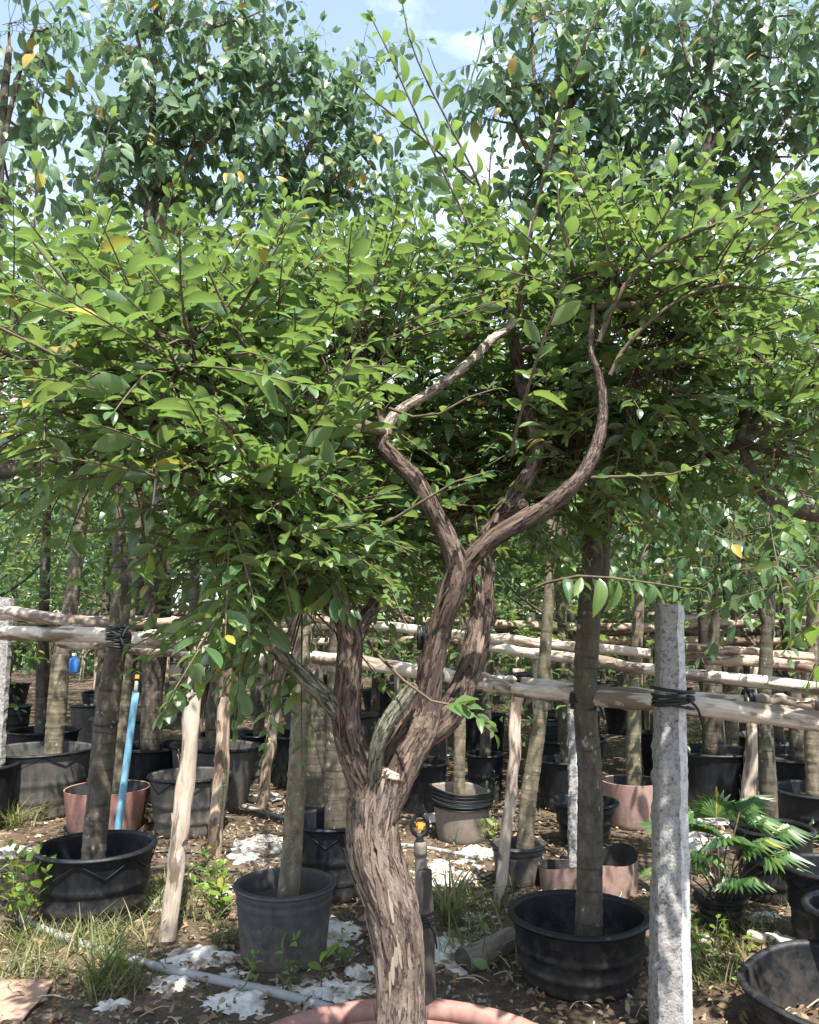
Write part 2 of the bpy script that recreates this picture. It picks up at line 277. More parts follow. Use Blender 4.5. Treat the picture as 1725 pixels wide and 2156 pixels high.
class MB:
    def __init__(s): s.V = []; s.Q = []; s.T = []; s.B = []; s.n = 0
    def add(s, V, Q=None, T=None, bc=None):
        V = np.asarray(V, float); s.V.append(V); s.B.append(V if bc is None else bc)
        if Q is not None and len(Q): s.Q.append(np.asarray(Q) + s.n)
        if T is not None and len(T): s.T.append(np.asarray(T) + s.n)
        s.n += len(V)
    def tube(s, P, R, sides=8, seg=None, rough=0.0, seed=0, knots=0.0, fl=9.0, cap=True, fine=0.0, rings=0.0):
        P = np.asarray(P, float); R = np.broadcast_to(np.asarray(R, float), (len(P),))
        ln = np.sum(np.linalg.norm(np.diff(P, axis=0), axis=1))
        if seg is None: seg = max(2, int(ln / 0.06))
        A = crom(np.c_[P, R], seg + 1); C = A[:, :3]; r = np.maximum(A[:, 3], 1e-4)
        Tg = nrm(np.gradient(C, axis=0)); sl = np.r_[0, np.cumsum(np.linalg.norm(np.diff(C, axis=0), axis=1))]
        ref = np.array((0, 1.0, 0)) if abs(Tg[0][1]) < 0.9 else np.array((1.0, 0, 0))
        n = nrm(np.cross(Tg[0], ref)); Ns = []
        for k in range(len(C)):
            n = nrm(n - Tg[k] * np.dot(n, Tg[k])); Ns.append(n)
        Ns = np.array(Ns); Bs = np.cross(Tg, Ns)
        th = np.arange(sides) * 2 * math.pi / sides; c_, s_ = np.cos(th), np.sin(th)
        rr = np.repeat(r[:, None], sides, 1)
        if rough or knots:
            q = np.stack([np.broadcast_to(c_ * 1.7, rr.shape), np.broadcast_to(s_ * 1.7, rr.shape), np.repeat(sl[:, None], sides, 1) * fl], -1) + seed * 7.3
            rr = rr * (1 + rough * (vn(q, seed) + 0.5 * vn(q * np.array((2.4, 2.4, 1.3)), seed + 1)))
            if knots:
                rg = 1 - np.abs(vn(q * np.array((3.1, 3.1, 0.42)) + 11, seed + 3)); rr = rr * (1 + rough * 0.9 * (rg - 0.6)); kn = vn(q * np.array((1.0, 1.0, 0.9)) + 31, seed + 2); rr = rr * (1 + knots * np.clip(kn - 0.35, 0, 1) * 2)
        if fine:
            q2 = np.stack([np.broadcast_to(c_ * 7, rr.shape), np.broadcast_to(s_ * 7, rr.shape), np.repeat(sl[:, None], sides, 1) * 24], -1) + seed
            rr = rr * (1 + fine * (vn(q2, seed + 7) + 0.7 * vn(q2 * np.array((2.3, 2.3, 1.6)), seed + 8)))
        if rings:
            zr_ = sl * 22 + seed; i_ = np.floor(zr_); fr_ = zr_ - i_; amp = _h(i_.astype(np.int64), 0, 0, seed); rr = rr * (1 + rings * (amp * np.exp(-(fr_ / 0.22) ** 2) - 0.15))[:, None]
        MB_LAST['sides'] = sides; MB_LAST['rows'] = len(C)
        V = C[:, None, :] + rr[..., None] * (c_[None, :, None] * Ns[:, None, :] + s_[None, :, None] * Bs[:, None, :])
        bc = np.stack([rr * c_, rr * s_, np.repeat(sl[:, None], sides, 1)], -1) + seed * 0.37
        m_ = len(C); i = np.arange(m_ - 1)[:, None] * sides; j = np.arange(sides)[None, :]; jn = (j + 1) % sides
        Q = np.stack([i + j, i + jn, i + sides + jn, i + sides + j], -1).reshape(-1, 4)
        V = V.reshape(-1, 3); bc = bc.reshape(-1, 3); T = []
        if cap:
            V = np.vstack([V, C[:1], C[-1:]]); bc = np.vstack([bc, bc[:1] * 0, bc[-1:] * np.array((0, 0, 1))]); a0 = m_ * sides
            jj = np.arange(sides); T = np.vstack([np.c_[np.full(sides, a0), (jj + 1) % sides, jj], np.c_[np.full(sides, a0 + 1), (m_ - 1) * sides + jj, (m_ - 1) * sides + (jj + 1) % sides]])
        s.add(V, Q, T, bc); return C
    def lathe(s, prof, c, sides=40, wob=0.0, seed=0, tilt=None, open_=True):
        prof = np.asarray(prof, float); th = np.arange(sides) * 2 * math.pi / sides
        k = 1 + wob * vn(np.stack([np.cos(th) * 1.3, np.sin(th) * 1.3, np.zeros(sides)], -1)[None] + np.stack([0 * prof[:, 0], 0 * prof[:, 0], prof[:, 1] * 2.2], -1)[:, None], seed)
        r = prof[:, 0][:, None] * k
        zz = np.repeat(prof[:, 1][:, None], sides, 1)
        if tilt is not None: zz = zz + (tilt[0] * np.cos(th) + tilt[1] * np.sin(th) + tilt[2] * np.sin(3 * th + seed))[None] * np.clip(prof[:, 1] / max(prof[:, 1].max(), 1e-6), 0, 1)[:, None] ** 2
        V = np.stack([r * np.cos(th), r * np.sin(th), zz], -1) + np.asarray(c, float)
        i = np.arange(len(prof) - 1)[:, None] * sides; j = np.arange(sides)[None]; jn = (j + 1) % sides
        s.add(V.reshape(-1, 3), np.stack([i + j, i + jn, i + sides + jn, i + sides + j], -1).reshape(-1, 4))
    def box(s, c, size, rz=0.0, jit=0.0):
        x, y, z = [v / 2 for v in size]; V = np.array([(a, b_, c2) for a in (-x, x) for b_ in (-y, y) for c2 in (-z, z)])
        if jit: V = V + RNG.uniform(-jit, jit, V.shape)
        ca, sa = math.cos(rz), math.sin(rz); V = V @ np.array([(ca, sa, 0), (-sa, ca, 0), (0, 0, 1)]) + np.asarray(c)
        s.add(V, [(0, 1, 3, 2), (4, 6, 7, 5), (0, 4, 5, 1), (2, 3, 7, 6), (0, 2, 6, 4), (1, 5, 7, 3)])
    def build(s, name, material, parent=None, kind=None, smooth=True, base=None):
        V = np.vstack(s.V); off = WL[parent] if parent is not None else (np.zeros(3) if base is None else np.asarray(base, float))
        me = mk_mesh(name, V - off, [np.vstack(s.Q)] if not s.T else ([np.vstack(s.Q)] if s.Q else []) + [np.vstack(s.T)], bc=np.vstack(s.B), smooth=smooth)
        return link(name, me, material, parent, None if base is None else base, kind)

# ------------------------------------------------------------------ leaves
def leaf_template(width, droop, fold, seg=5, full=0.85, blunt=0.5, wave=0.0):
    y = np.linspace(0, 1, seg + 1); wv_ = width * np.clip(np.sin(math.pi * y ** blunt), 0, 1) ** full; wv_[0] = 0.012; wv_[-1] = 0.004
    z = -droop * y ** 2 + 0.05 * y
    rows = []
    for k in range(seg + 1):
        wz = wave * math.sin(k * 2.3)
        rows += [(-wv_[k] / 2, y[k], z[k] + fold * wv_[k] + wz), (0, y[k], z[k]), (wv_[k] / 2, y[k], z[k] + fold * wv_[k] - wz)]
    V = np.array(rows); uv = np.array([(u, v) for v in y for u in (0, 0.5, 1)]); Q = []
    for k in range(seg):
        a = 3 * k; Q += [(a, a + 1, a + 4, a + 3), (a + 1, a + 2, a + 5, a + 4)]
    return V, np.array(Q), uv
TEMPL = {
 'A': [leaf_template(0.45, 0.24, 0.20, 6, 0.68, blunt=1.1), leaf_template(0.50, 0.42, 0.12, 6, 0.66, blunt=1.05, wave=0.014), leaf_template(0.42, 0.12, 0.30, 6, 0.7, blunt=1.15, wave=0.018), leaf_template(0.44, 0.60, 0.24, 6, 0.68, blunt=1.0)],
 'S': [leaf_template(0.44, 0.22, 0.18, 4, 0.7, blunt=1.05), leaf_template(0.48, 0.32, 0.10, 4, 0.7, blunt=1.0)],
 'B': [leaf_template(0.52, 0.16, 0.14, 4, blunt=0.72), leaf_template(0.58, 0.30, 0.08, 4, blunt=0.75)],
 'G': [leaf_template(0.04, 0.55, 0.3, 5, blunt=0.6), leaf_template(0.03, 0.9, 0.3, 5, blunt=0.6), leaf_template(0.045, 0.25, 0.3, 5, blunt=0.6)],
 'D': [leaf_template(0.5, 0.25, 0.35, 3, blunt=0.85), leaf_template(0.42, -0.3, 0.5, 3, blunt=0.8), leaf_template(0.55, 0.5, -0.3, 3, blunt=0.9)]}
LEAF_MESH = {}
def leaf_mesh(kind, v, material):
    k = (kind, v, material)
    if k not in LEAF_MESH:
        V, Q, uv = TEMPL[kind][v]; LEAF_MESH[k] = mk_mesh('leaf', V, [Q], uv=uv); LEAF_MESH[k].materials.append(MATS[material])
    return LEAF_MESH[k]
class Leaves:
    def __init__(s): s.P = []; s.D = []; s.N = []; s.S = []
    def add(s, P, D, Nn, S): s.P.append(P); s.D.append(D); s.N.append(Nn); s.S.append(S)
    def arrays(s):
        P, D, Nn, S = np.vstack(s.P), nrm(np.vstack(s.D)), np.vstack(s.N), np.concatenate(s.S)
        Nn = nrm(Nn - D * np.sum(D * Nn, 1, keepdims=True)); return P, D, Nn, S
def leaves_mesh(name, P, D, Nn, S, kind, material, parent, stuff=True):
    X = np.cross(D, Nn); var = RNG.integers(0, len(TEMPL[kind]), len(P)); Vs, Qs, Us = [], [], []; n = 0
    M = np.stack([X, D, Nn], -1) * S[:, None, None]            # columns
    for v, (tv, tq, tu) in enumerate(TEMPL[kind]):
        k = np.where(var == v)[0]
        if not len(k): continue
        W = np.einsum('nij,vj->nvi', M[k], tv) + P[k][:, None, :]
        Vs.append(W.reshape(-1, 3)); Qs.append((tq[None] + (np.arange(len(k)) * len(tv))[:, None, None]).reshape(-1, 4) + n); Us.append(np.tile(tu, (len(k), 1))); n += len(k) * len(tv)
    me = mk_mesh(name, np.vstack(Vs) - WL[parent], [np.vstack(Qs)], uv=np.vstack(Us))
    return link(name, me, material, parent, kind='stuff' if stuff else None)
def leaf_objects(P, D, Nn, S, kind, material, parent):
    X = np.cross(D, Nn); wl = WL[parent]
    for k in range(len(P)):
        me = leaf_mesh(kind, int(RNG.integers(0, len(TEMPL[kind]))), material)
        o = bpy.data.objects.new('leaf', me); COL.objects.link(o); o.parent = parent
        m = Matrix.Identity(4)
        for r in range(3):
            m[r][0] = X[k, r] * S[k]; m[r][1] = D[k, r] * S[k]; m[r][2] = Nn[k, r] * S[k]; m[r][3] = P[k, r] - wl[r]
        o.matrix_local = m
def leaf_score(P, S):
    px, py, f = proj(P); inside = (px > -10) & (px < 1735) & (py > -10) & (py < 2166) & (f > 0.3)
    return np.where(inside, S * F_PX / f, 0)
UP = np.array((0, 0, 1.0))
def add_shoot(lv, tw, path, leaf, spacing, style, r0=0.004, bare=0.06, sides=4, jit=0.22, taper=0.6):
    path = np.asarray(path, float); ln = np.sum(np.linalg.norm(np.diff(path, axis=0), axis=1)); n = max(3, int(ln * (1 - bare) / spacing))
    t = bare + (1 - bare) * (np.arange(n) + 0.5) / n; C = crom(path, 24); u = t * 23; i = np.minimum(u.astype(int), 22); f = (u - i)[:, None]
    P = C[i] * (1 - f) + C[i + 1] * f; Tg = nrm(C[i + 1] - C[i])
    side = np.cross(Tg, UP); bad = np.linalg.norm(side, axis=1) < 0.35; az = RNG.uniform(0, 6.28)
    side = np.where(bad[:, None], np.array((math.cos(az), math.sin(az), 0)), side); side = nrm(side - Tg * np.sum(side * Tg, 1, keepdims=True))
    s = np.where(np.arange(n) % 2 == 0, 1.0, -1.0)[:, None]; rnd = lambda k: RNG.normal(0, k, (n, 3))
    if style == 'A':
        D = 0.5 * Tg + side * s * 0.85 + UP * 0.12 + rnd(jit * 0.8); Nn = UP * 0.9 - Tg * 0.25 + side * s * 0.15 + rnd(jit * 2.1)
    else:
        D = side * s * 0.55 - UP * 0.72 + Tg * 0.3 + rnd(jit); Nn = Tg * 0.55 + UP * 0.45 + side * s * 0.3 + rnd(jit * 1.8)
    S = leaf * (1 - taper * np.clip((t - 0.72) / 0.28, 0, 1)) * (0.75 + 0.25 * np.clip(t / 0.25, 0, 1)) * RNG.uniform(0.55, 1.2, n)
    lv.add(P + nrm(D) * 0.004, D, Nn, S)
    # terminal leaf pair
    e = C[-1]; te = nrm(C[-1] - C[-2]); lv.add(np.stack([e, e]), np.stack([te + RNG.normal(0, .3, 3), te + RNG.normal(0, .3, 3)]), np.stack([UP + RNG.normal(0, .4, 3)] * 2) + 0.05, np.array([leaf * 0.55, leaf * 0.45]))
    if tw is not None: tw.tube(path, np.linspace(r0, r0 * 0.4, len(path)), sides, seg=max(4, int(ln / 0.07)), cap=False)
def in_ball():
    v = RNG.normal(0, 1, 3); v /= np.linalg.norm(v); return v * RNG.uniform(0.25, 1.0) ** 0.5
REJECT = None
def fill_blob(lv, tw, c, r, n, style, leaf, length, spacing, root=None, rise=0.35, limb_r=0.012, branches=True, mid=None, sides=4):
    """shoots spread through an ellipsoid c, r; thin branches tie them to its middle, one limb ties the middle to root"""
    c = np.asarray(c, float); r = np.asarray(r, float)
    if root is not None and mid is not None:
        root = np.asarray(root, float); m_ = (root + c) / 2 + RNG.normal(0, 0.06, 3) * np.linalg.norm(c - root)
        lm = mid if isinstance(mid, MB) else MB()
        lm.tube([root, m_, c], [limb_r * 1.5, limb_r * 1.15, limb_r * 0.7], 7, cap=False, rough=0.06, seed=int(RNG.integers(0, 99)))
        if lm is not mid: lm.build('limb', mid[1], mid[0])
    for k in range(n):
        b0 = in_ball(); p = c + b0 * r * 0.85; d = nrm(b0 * np.array((1, 1, 0.55)) + UP * rise + RNG.normal(0, 0.3, 3)); ln = length * RNG.uniform(0.6, 1.25)
        g = -UP * ln * (0.10 if style == 'A' else 0.28) + RNG.normal(0, 0.06, 3) * ln
        path = [p, p + d * ln * 0.5 + g * 0.15, p + d * ln + g]
        if REJECT is not None and REJECT(np.array([c, (c + p) / 2] + path)): continue
        if branches and tw is not None:
            q = c + RNG.normal(0, 0.12, 3) * r; tw.tube([q, (q + p) / 2 + RNG.normal(0, 0.05, 3) * ln + UP * 0.02, p], [limb_r * 0.34, limb_r * 0.28, 0.0026], sides, seg=5, cap=False)
        add_shoot(lv, tw, path, leaf, spacing, style, sides=sides, r0=0.0028)
def blob_px(px, py, d, rx, ry, rd=None):
    c = at(px, py, d); k = d / F_PX; return c, np.array((rx * k, (rx + ry) / 2 * k if rd is None else rd, ry * k))
def finish_foliage(tree, lv, tw, kind, material, n_obj=0, min_px=0, keep=None, twig_mat='bark_twig'):
    P, D, Nn, S = lv.arrays()
    if keep is not None:
        k = keep(P + D * S[:, None] * 0.5); P, D, Nn, S = P[k], D[k], Nn[k], S[k]
    if n_obj:
        sc = leaf_score(P, S); order = np.argsort(-sc)[:n_obj]; order = order[sc[order] > max(min_px, 1)]
        leaf_objects(P[order], D[order], Nn[order], S[order], kind, material, tree)
        m_ = np.ones(len(P), bool); m_[order] = False; P, D, Nn, S = P[m_], D[m_], Nn[m_], S[m_]
    leaves_mesh('foliage', P, D, Nn, S, kind, material, tree)
    if tw is not None and tw.n: tw.build('twigs', twig_mat, tree, kind='stuff')
    return len(P)

# ------------------------------------------------------------------ the ground
xs = np.concatenate([-np.geomspace(3.2, 160, 26)[::-1], np.arange(-3.1, 3.11, 0.04), np.geomspace(3.2, 160, 26)])
ys = np.concatenate([np.linspace(-30, 1.0, 14), np.arange(1.1, 7.5, 0.04), np.geomspace(7.6, 260, 40)])
gx, gy = np.meshgrid(xs, ys); zz = gz(gx, gy); V = np.stack([gx, gy, zz], -1).reshape(-1, 3)
nx, ny = len(xs), len(ys); i = np.arange(ny - 1)[:, None] * nx; j = np.arange(nx - 1)[None]
Q = np.stack([i + j, i + j + 1, i + nx + j + 1, i + nx + j], -1).reshape(-1, 4)
link('ground', mk_mesh('ground', V, [Q]), 'soil', kind='structure')
def on_ground(px, py, lift=0.0):
    p = atz(px, py, 0.0); p[2] = float(gz(p[0], p[1])) + lift; return p

# ------------------------------------------------------------------ pots
def pot_parts(parent, c, Rt, Rb, H, style='black', soil=0.07, ribs=3, brace=False, seed=0, tilt=None, wob=0.034, fine=True):
    c = np.asarray(c, float); sides = 44 if fine else 22
    body, inner, rimm = {'black': ('pot_black',) * 3, 'dusty': ('pot_dusty', 'pot_black', 'pot_black'), 'grey': ('pot_grey', 'pot_grey', 'pot_grey'), 'collar': ('pot_brown', 'pot_black', 'pot_black'),
        'red': ('fabric_red', 'pot_rubber_in', None), 'pink': ('fabric_pink', 'pot_rubber_in', None), 'clay': ('clay_red', 'clay_red', 'clay_red')}[style]
    th = 0.006 if style in ('red', 'pink') else 0.009
    prof = [(0.001, 0.004), (Rb * 0.97, 0.004), (Rb, 0.015)]
    hs = np.linspace(0.03, H, 26 if fine else 10)
    for z in hs:
        r = Rb + (Rt - Rb) * z / H
        if style in ('black', 'dusty') and fine:
            for q in range(ribs):
                zc = H * (0.28 + 0.26 * q); r += 0.006 * math.exp(-((z - zc) / 0.010) ** 2) - 0.003 * math.exp(-((z - zc + 0.03) / 0.02) ** 2)
        if style == 'grey' and z > H * 0.76: r += 0.004 * math.sin(z * 210)
        if style == 'collar' and z > H * 0.66: r += 0.008 * math.sin(z * 230) + 0.006
        prof.append((r, z))
    mb = MB(); mb.lathe(prof, c, sides, wob, seed, tilt); mb.lathe([(Rt, H - 1e-3), (Rt - th, H + 0.001), (Rt - th - 0.001, H - 0.012), (Rb + (Rt - Rb) * (1 - soil * 1.2 / H) - th, H - soil * 1.2)], c, sides, wob, seed, tilt)
    pot = mb.build('pot', body if style != 'collar' else body, parent)
    if style == 'collar':
        m2 = MB(); z0 = H * 0.66; zs = np.linspace(z0, H, 30)
        m2.lathe([(Rb + (Rt - Rb) * z / H + 0.010 + 0.007 * math.sin((z - z0) * 330), z) for z in zs], c, sides, wob, seed, tilt); m2.build('ribbed_collar', 'pot_black', pot)
    if rimm:
        m2 = MB(); rw = 0.007 if style == 'grey' else 0.011; q = [(Rt + rw * math.cos(a) + 0.003, H - 0.008 + rw * math.sin(a)) for a in np.linspace(0, 2 * math.pi, 9)]
        if style == 'clay': q = [(Rt + 0.026 * math.cos(a), H - 0.02 + 0.03 * math.sin(a)) for a in np.linspace(0, 2 * math.pi, 13)]
        m2.lathe(q, c, sides, wob, seed, tilt); m2.build('rim', rimm, pot)
    if rimm is None or style in ('red', 'pink'):
        m2 = MB(); m2.lathe([(Rt - th - 0.002, H - 0.002), (Rb + (Rt - Rb) * (1 - soil / H) - th - 0.002, H - soil * 1.1)], c, sides, wob, seed, tilt); m2.build('lining', inner, pot)
    if brace:
        m2 = MB(); nb = 7
        for k in range(nb):
            a0, a1, a2 = [(k + q) * 2 * math.pi / nb + seed for q in (0, 0.5, 1)]
            for (ta, za, tb_, zb) in ((a0, H - 0.02, a1, H - 0.085), (a1, H - 0.085, a2, H - 0.02)):
                pts = [c + np.array(((Rt + 0.004 - (Rt - Rb) * (H - z_) / H) * math.cos(a_), (Rt + 0.004 - (Rt - Rb) * (H - z_) / H) * math.sin(a_), z_)) for a_, z_ in zip(np.linspace(ta, tb_, 5), np.linspace(za, zb, 5))]
                m2.tube(pts, 0.0028, 4, seg=5, cap=False)
        m2.build('brace', rimm, pot)
    if soil is not None:
        m2 = MB(); rs = Rb + (Rt - Rb) * (1 - soil / H) - th; n = 10; pr = [(0.001, H - soil + 0.02)] + [(rs * 0.995 * k / n, H - soil + 0.02 * (1 - (k / n) ** 2)) for k in range(1, n + 1)]
        m2.lathe(pr, c, sides, 0.0, seed); o = m2.build('soil', 'pot_soil', pot)
    return pot
def pot_place(l, r, rim_py, bot_py):
    """a pot from the picture's outline: left, right, middle of the rim, front of the foot -> centre on the ground, radii, height"""
    px = (l + r) / 2; df = atz(px, bot_py, 0.0)[1]; d = df
    for _ in range(6): R = (at(r, rim_py, d)[0] - at(l, rim_py, d)[0]) / 2 - 0.014; d = df + R * 0.84
    p = at(px, rim_py, d); return np.array((p[0], d, float(gz(p[0], d)) - 0.006)), R, max(0.12, p[2] + 0.006)

TREES = []
def potted(label, rim, trunk, style='black', blobs=(), leaf=('B', 'leaf_haze_blue', 0.10), n_obj=0, bark='bark_ring', group=None, forks=(), soil=0.07, brace=False, tilt=None, ribs=2, dens=1.0, length=0.40, spacing=0.034, rb=0.84, seed=None, pot_dd=0.0, min_px=14, tip=None, rise=0.12):
    l, r, rp, bp = rim; c, R, H = pot_place(l, r, rp, bp); seed = len(TREES) + 3 if seed is None else seed; d = c[1] + pot_dd
    t = thing('potted_tree', label, 'tree', c, group); TREES.append(t)
    pot_parts(t, c, R, R * rb, H, style, soil, brace=brace, seed=seed, tilt=tilt, ribs=ribs)
    P = [at(x, y, d) for x, y, w_ in trunk]; Rr = [w_ * d / F_PX / 2 for x, y, w_ in trunk]
    P[0] = np.array((P[0][0], P[0][1], c[2] + H - soil - 0.01)); P.insert(0, P[0] - UP * 0.03); Rr.insert(0, Rr[0] * 1.1)
    mb = MB(); mb.tube(P, Rr, 20, seg=int(max(12, np.sum(np.linalg.norm(np.diff(P, axis=0), axis=1)) / 0.010)), rough=0.05, seed=seed, knots=0.06, fl=5, rings=0.085)
    mb.build('trunk', bark, t)
    ends = [P[-1]]
    for f in forks:
        Q_ = [at(x, y, d + dd) for x, y, w_, dd in f]; m2 = MB(); m2.tube(Q_, [w_ * d / F_PX / 2 for x, y, w_, dd in f], 14, seg=20, rough=0.05, seed=seed + 5, knots=0.06, fl=5); m2.build('limb', bark, t); ends.append(Q_[-1])
    if blobs:
        lv, tw, lb = Leaves(), MB(), (t, bark)
        for bl in blobs:
            cc, rr = blob_px(*bl[:5]); e = min(ends, key=lambda q: np.linalg.norm(q - cc)); vol = bl[3] * bl[4] * (bl[2] / F_PX) ** 2
            n = max(5, int(dens * vol / (leaf[2] ** 2) * 2.0)); n = min(n, 90)
            fill_blob(lv, tw, cc, rr, n, leaf[0] if leaf[0] != 'S' else 'A', leaf[2], length, spacing, root=e, mid=lb, limb_r=0.011, rise=rise)
        finish_foliage(t, lv, tw, leaf[0], leaf[1], n_obj, min_px)
    return t, c, R, H, P

# ------------------------------------------------------------------ the tree in the red clay pot
MD = 2.0
mc = np.array((at(850, 1200, MD)[0], MD, float(gz(0, MD)) - 0.012))
main = thing('potted_tree', 'forked tree with peeling brown bark growing in the red clay pot', 'tree', mc)
pot_parts(main, mc, 0.47, 0.38, 0.21, 'clay', soil=0.06, seed=2, wob=0.012)
FLK = []
def flakes(name, P, R, seed, bark, parent, mb):
    """peeling strips of bark lifted off the wood"""
    V = mb.V[0]; sides_ = MB_LAST['sides']; rows = MB_LAST['rows']; G = V[:rows * sides_].reshape(rows, sides_, 3); cen = G.mean(1); fb = MB()
    for k in range(int(rows * sides_ / 24)):
        i = int(RNG.integers(2, rows - 4)); j = int(RNG.integers(0, sides_)); p = G[i, j]; out = nrm(p - cen[i]); ax = nrm(cen[min(i + 2, rows - 1)] - cen[i - 2]); sd3 = np.cross(out, ax); rr = np.linalg.norm(p - cen[i])
        l = RNG.uniform(0.010, 0.042) * min(1, rr / 0.03); w2 = RNG.uniform(0.0012, 0.0062) * min(1, rr / 0.03); lift = RNG.uniform(0.001, 0.0055) * min(1, rr / 0.03); skew = RNG.normal(0, 0.12); q = p + out * 0.0004
        a2 = ax + sd3 * skew
        fb.add([q - a2 * l - sd3 * w2 * 0.4 - out * 0.001, q - a2 * l + sd3 * w2 * 0.5 - out * 0.001, q + sd3 * w2 + out * 0.0012, q - sd3 * w2 + out * 0.0012, q + a2 * l + sd3 * w2 * 0.6 + out * lift, q + a2 * l - sd3 * w2 * 0.5 + out * lift * 0.7], [(0, 1, 2, 3), (3, 2, 4, 5)], bc=np.tile(np.array((RNG.uniform(0, 9), RNG.uniform(0, 9), RNG.uniform(0, 9))), (6, 1)))
    FLK.append((fb, bark))
def cut(pts, P, R, parent, seed):
    if pts[-1][2] < 24: return
    e = np.array(P[-1]); ax = nrm(e - np.array(P[-2])); m2 = MB(); m2.tube([e - ax * 0.012, e + ax * 0.003, e + ax * 0.005], [R[-1] * 1.12, R[-1] * 0.92, R[-1] * 0.55], 16, seg=5, rough=0.12, seed=seed); m2.build('cut_face', 'log_brown', parent)
def limb(name, pts, sides=40, rough=0.075, seed=0, parent=main, bark='bark_main', knots=0.10, fl=6.0, seg=None):
    P = [at(x, y, d) for x, y, w_, d in pts]; R = [w_ * d / F_PX / 2 * 0.87 for x, y, w_, d in pts]
    mb = MB(); C = mb.tube(P, R, sides, seg=seg or int(max(10, np.sum(np.linalg.norm(np.diff(P, axis=0), axis=1)) / 0.007)), rough=rough, seed=seed, knots=knots, fl=fl, fine=0.035)
    flakes(name, P, R, seed, bark, parent, mb); cut(pts, P, R, parent, seed)
    return mb.build(name, bark, parent), C
LIMBS = []
def ml(*a, **k):
    if a[0] == 'limb': k.setdefault('bark', 'bark_limb')
    o, C = limb(*a, **k); LIMBS.append(C); return o
ml('trunk', [(852, 2420, 150, 2.0), (850, 2330, 138, 2.0), (846, 2230, 124, 2.0), (842, 2120, 108, 2.0), (840, 2010, 112, 2.0), (824, 1905, 122, 2.0), (797, 1815, 120, 2.0), (786, 1735, 118, 2.0), (795, 1665, 116, 2.0), (812, 1615, 100, 2.0)], sides=72, seed=1, rough=0.10)
ml('limb', [(790, 1715, 84, 2.0), (772, 1655, 80, 1.99), (750, 1600, 72, 1.98), (728, 1520, 66, 1.97), (735, 1400, 62, 1.97), (736, 1340, 60, 1.97), (716, 1275, 44, 1.96), (700, 1190, 36, 1.95), (690, 1105, 32, 1.94)], seed=2)
ml('limb', [(735, 1365, 48, 1.98), (762, 1315, 38, 2.03), (792, 1268, 32, 2.1), (812, 1200, 26, 2.2), (840, 1100, 20, 2.3), (850, 980, 15, 2.4)], seed=3)
ml('limb', [(795, 1720, 92, 2.0), (820, 1655, 96, 2.01), (850, 1590, 92, 2.02), (885, 1530, 88, 2.03), (900, 1470, 66, 2.02), (908, 1410, 58, 2.0), (928, 1320, 56, 1.98), (950, 1250, 60, 1.96), (962, 1195, 58, 1.95), (948, 1150, 50, 1.94), (905, 1060, 43, 1.92), (876, 1010, 40, 1.91), (830, 965, 40, 1.9), (806, 938, 36, 1.9), (814, 905, 28, 1.9)], seed=4)
ml('limb', [(808, 925, 30, 1.9), (815, 897, 28, 1.9), (850, 858, 23, 1.91), (900, 830, 22, 1.92), (958, 787, 24, 1.94), (1000, 752, 22, 1.98), (1035, 715, 22, 2.03), (1085, 672, 18, 2.1), (1105, 560, 11, 2.15), (1125, 440, 8, 2.2)], seed=5, bark='bark_pale', rough=0.05)
ml('limb', [(870, 1560, 70, 2.04), (935, 1512, 70, 2.06), (978, 1440, 58, 2.09), (1004, 1350, 54, 2.12), (1016, 1255, 50, 2.14), (1020, 1150, 44, 2.16), (1065, 1075, 40, 2.16), (1128, 960, 36, 2.2), (1112, 860, 34, 2.22), (1086, 745, 28, 2.24), (1075, 640, 18, 2.26)], seed=6)
ml('limb', [(962, 1225, 50, 1.96), (985, 1186, 46, 1.95), (1030, 1140, 46, 1.93), (1100, 1096, 43, 1.91), (1160, 1062, 40, 1.9), (1220, 1008, 36, 1.88), (1255, 945, 28, 1.87), (1270, 870, 24, 1.87), (1264, 800, 18, 1.88), (1245, 735, 14, 1.9), (1250, 640, 9, 1.93)], seed=7)
ml('limb', [(788, 1650, 34, 1.96), (795, 1570, 36, 1.93), (822, 1510, 36, 1.93), (858, 1462, 34, 1.95), (872, 1445, 24, 1.96)], seed=8, bark='bark_moss')
ml('limb', [(722, 1510, 44, 1.97), (690, 1472, 42, 1.95), (640, 1425, 37, 1.93), (596, 1385, 34, 1.91), (572, 1352, 36, 1.9)], seed=9, bark='bark_moss')
ml('limb', [(1060, 1085, 30, 2.15), (1082, 1075, 26, 2.13), (1105, 1060, 24, 2.1)], seed=10)
for bk in ('bark_main', 'bark_limb', 'bark_pale', 'bark_moss'):
    allf = MB()
    for fb, b_ in FLK:
        if b_ == bk:
            for V_, Q_, B_ in zip(fb.V, fb.Q, fb.B): allf.add(V_, Q_ - Q_.min(), None, B_)
    allf.build('bark_flakes', bk, main, kind='stuff')
lv, tw = Leaves(), MB()
def sh(pts, leaf=0.066, sp=0.030, r0=0.0042, style='A', bare=0.04): add_shoot(lv, tw, [at(*p) for p in pts], leaf, sp, style, r0=r0, bare=bare)
sh([(1010, 560, 2.1), (997, 497, 2.08), (901, 295, 2.02), (814, 101, 1.98), (786, 45, 1.97)], 0.068)
sh([(1030, 470, 2.12), (1012, 393, 2.1), (962, 292, 2.06), (901, 175, 2.02), (864, 87, 2.0), (848, 10, 1.98)], 0.07)
sh([(1000, 390, 2.1), (915, 312, 2.04), (827, 242, 2.0), (760, 188, 1.97), (738, 167, 1.96)], 0.06)
sh([(1060, 660, 2.2), (1042, 570, 2.15), (1029, 403, 2.1), (1039, 279, 2.06)], 0.062)
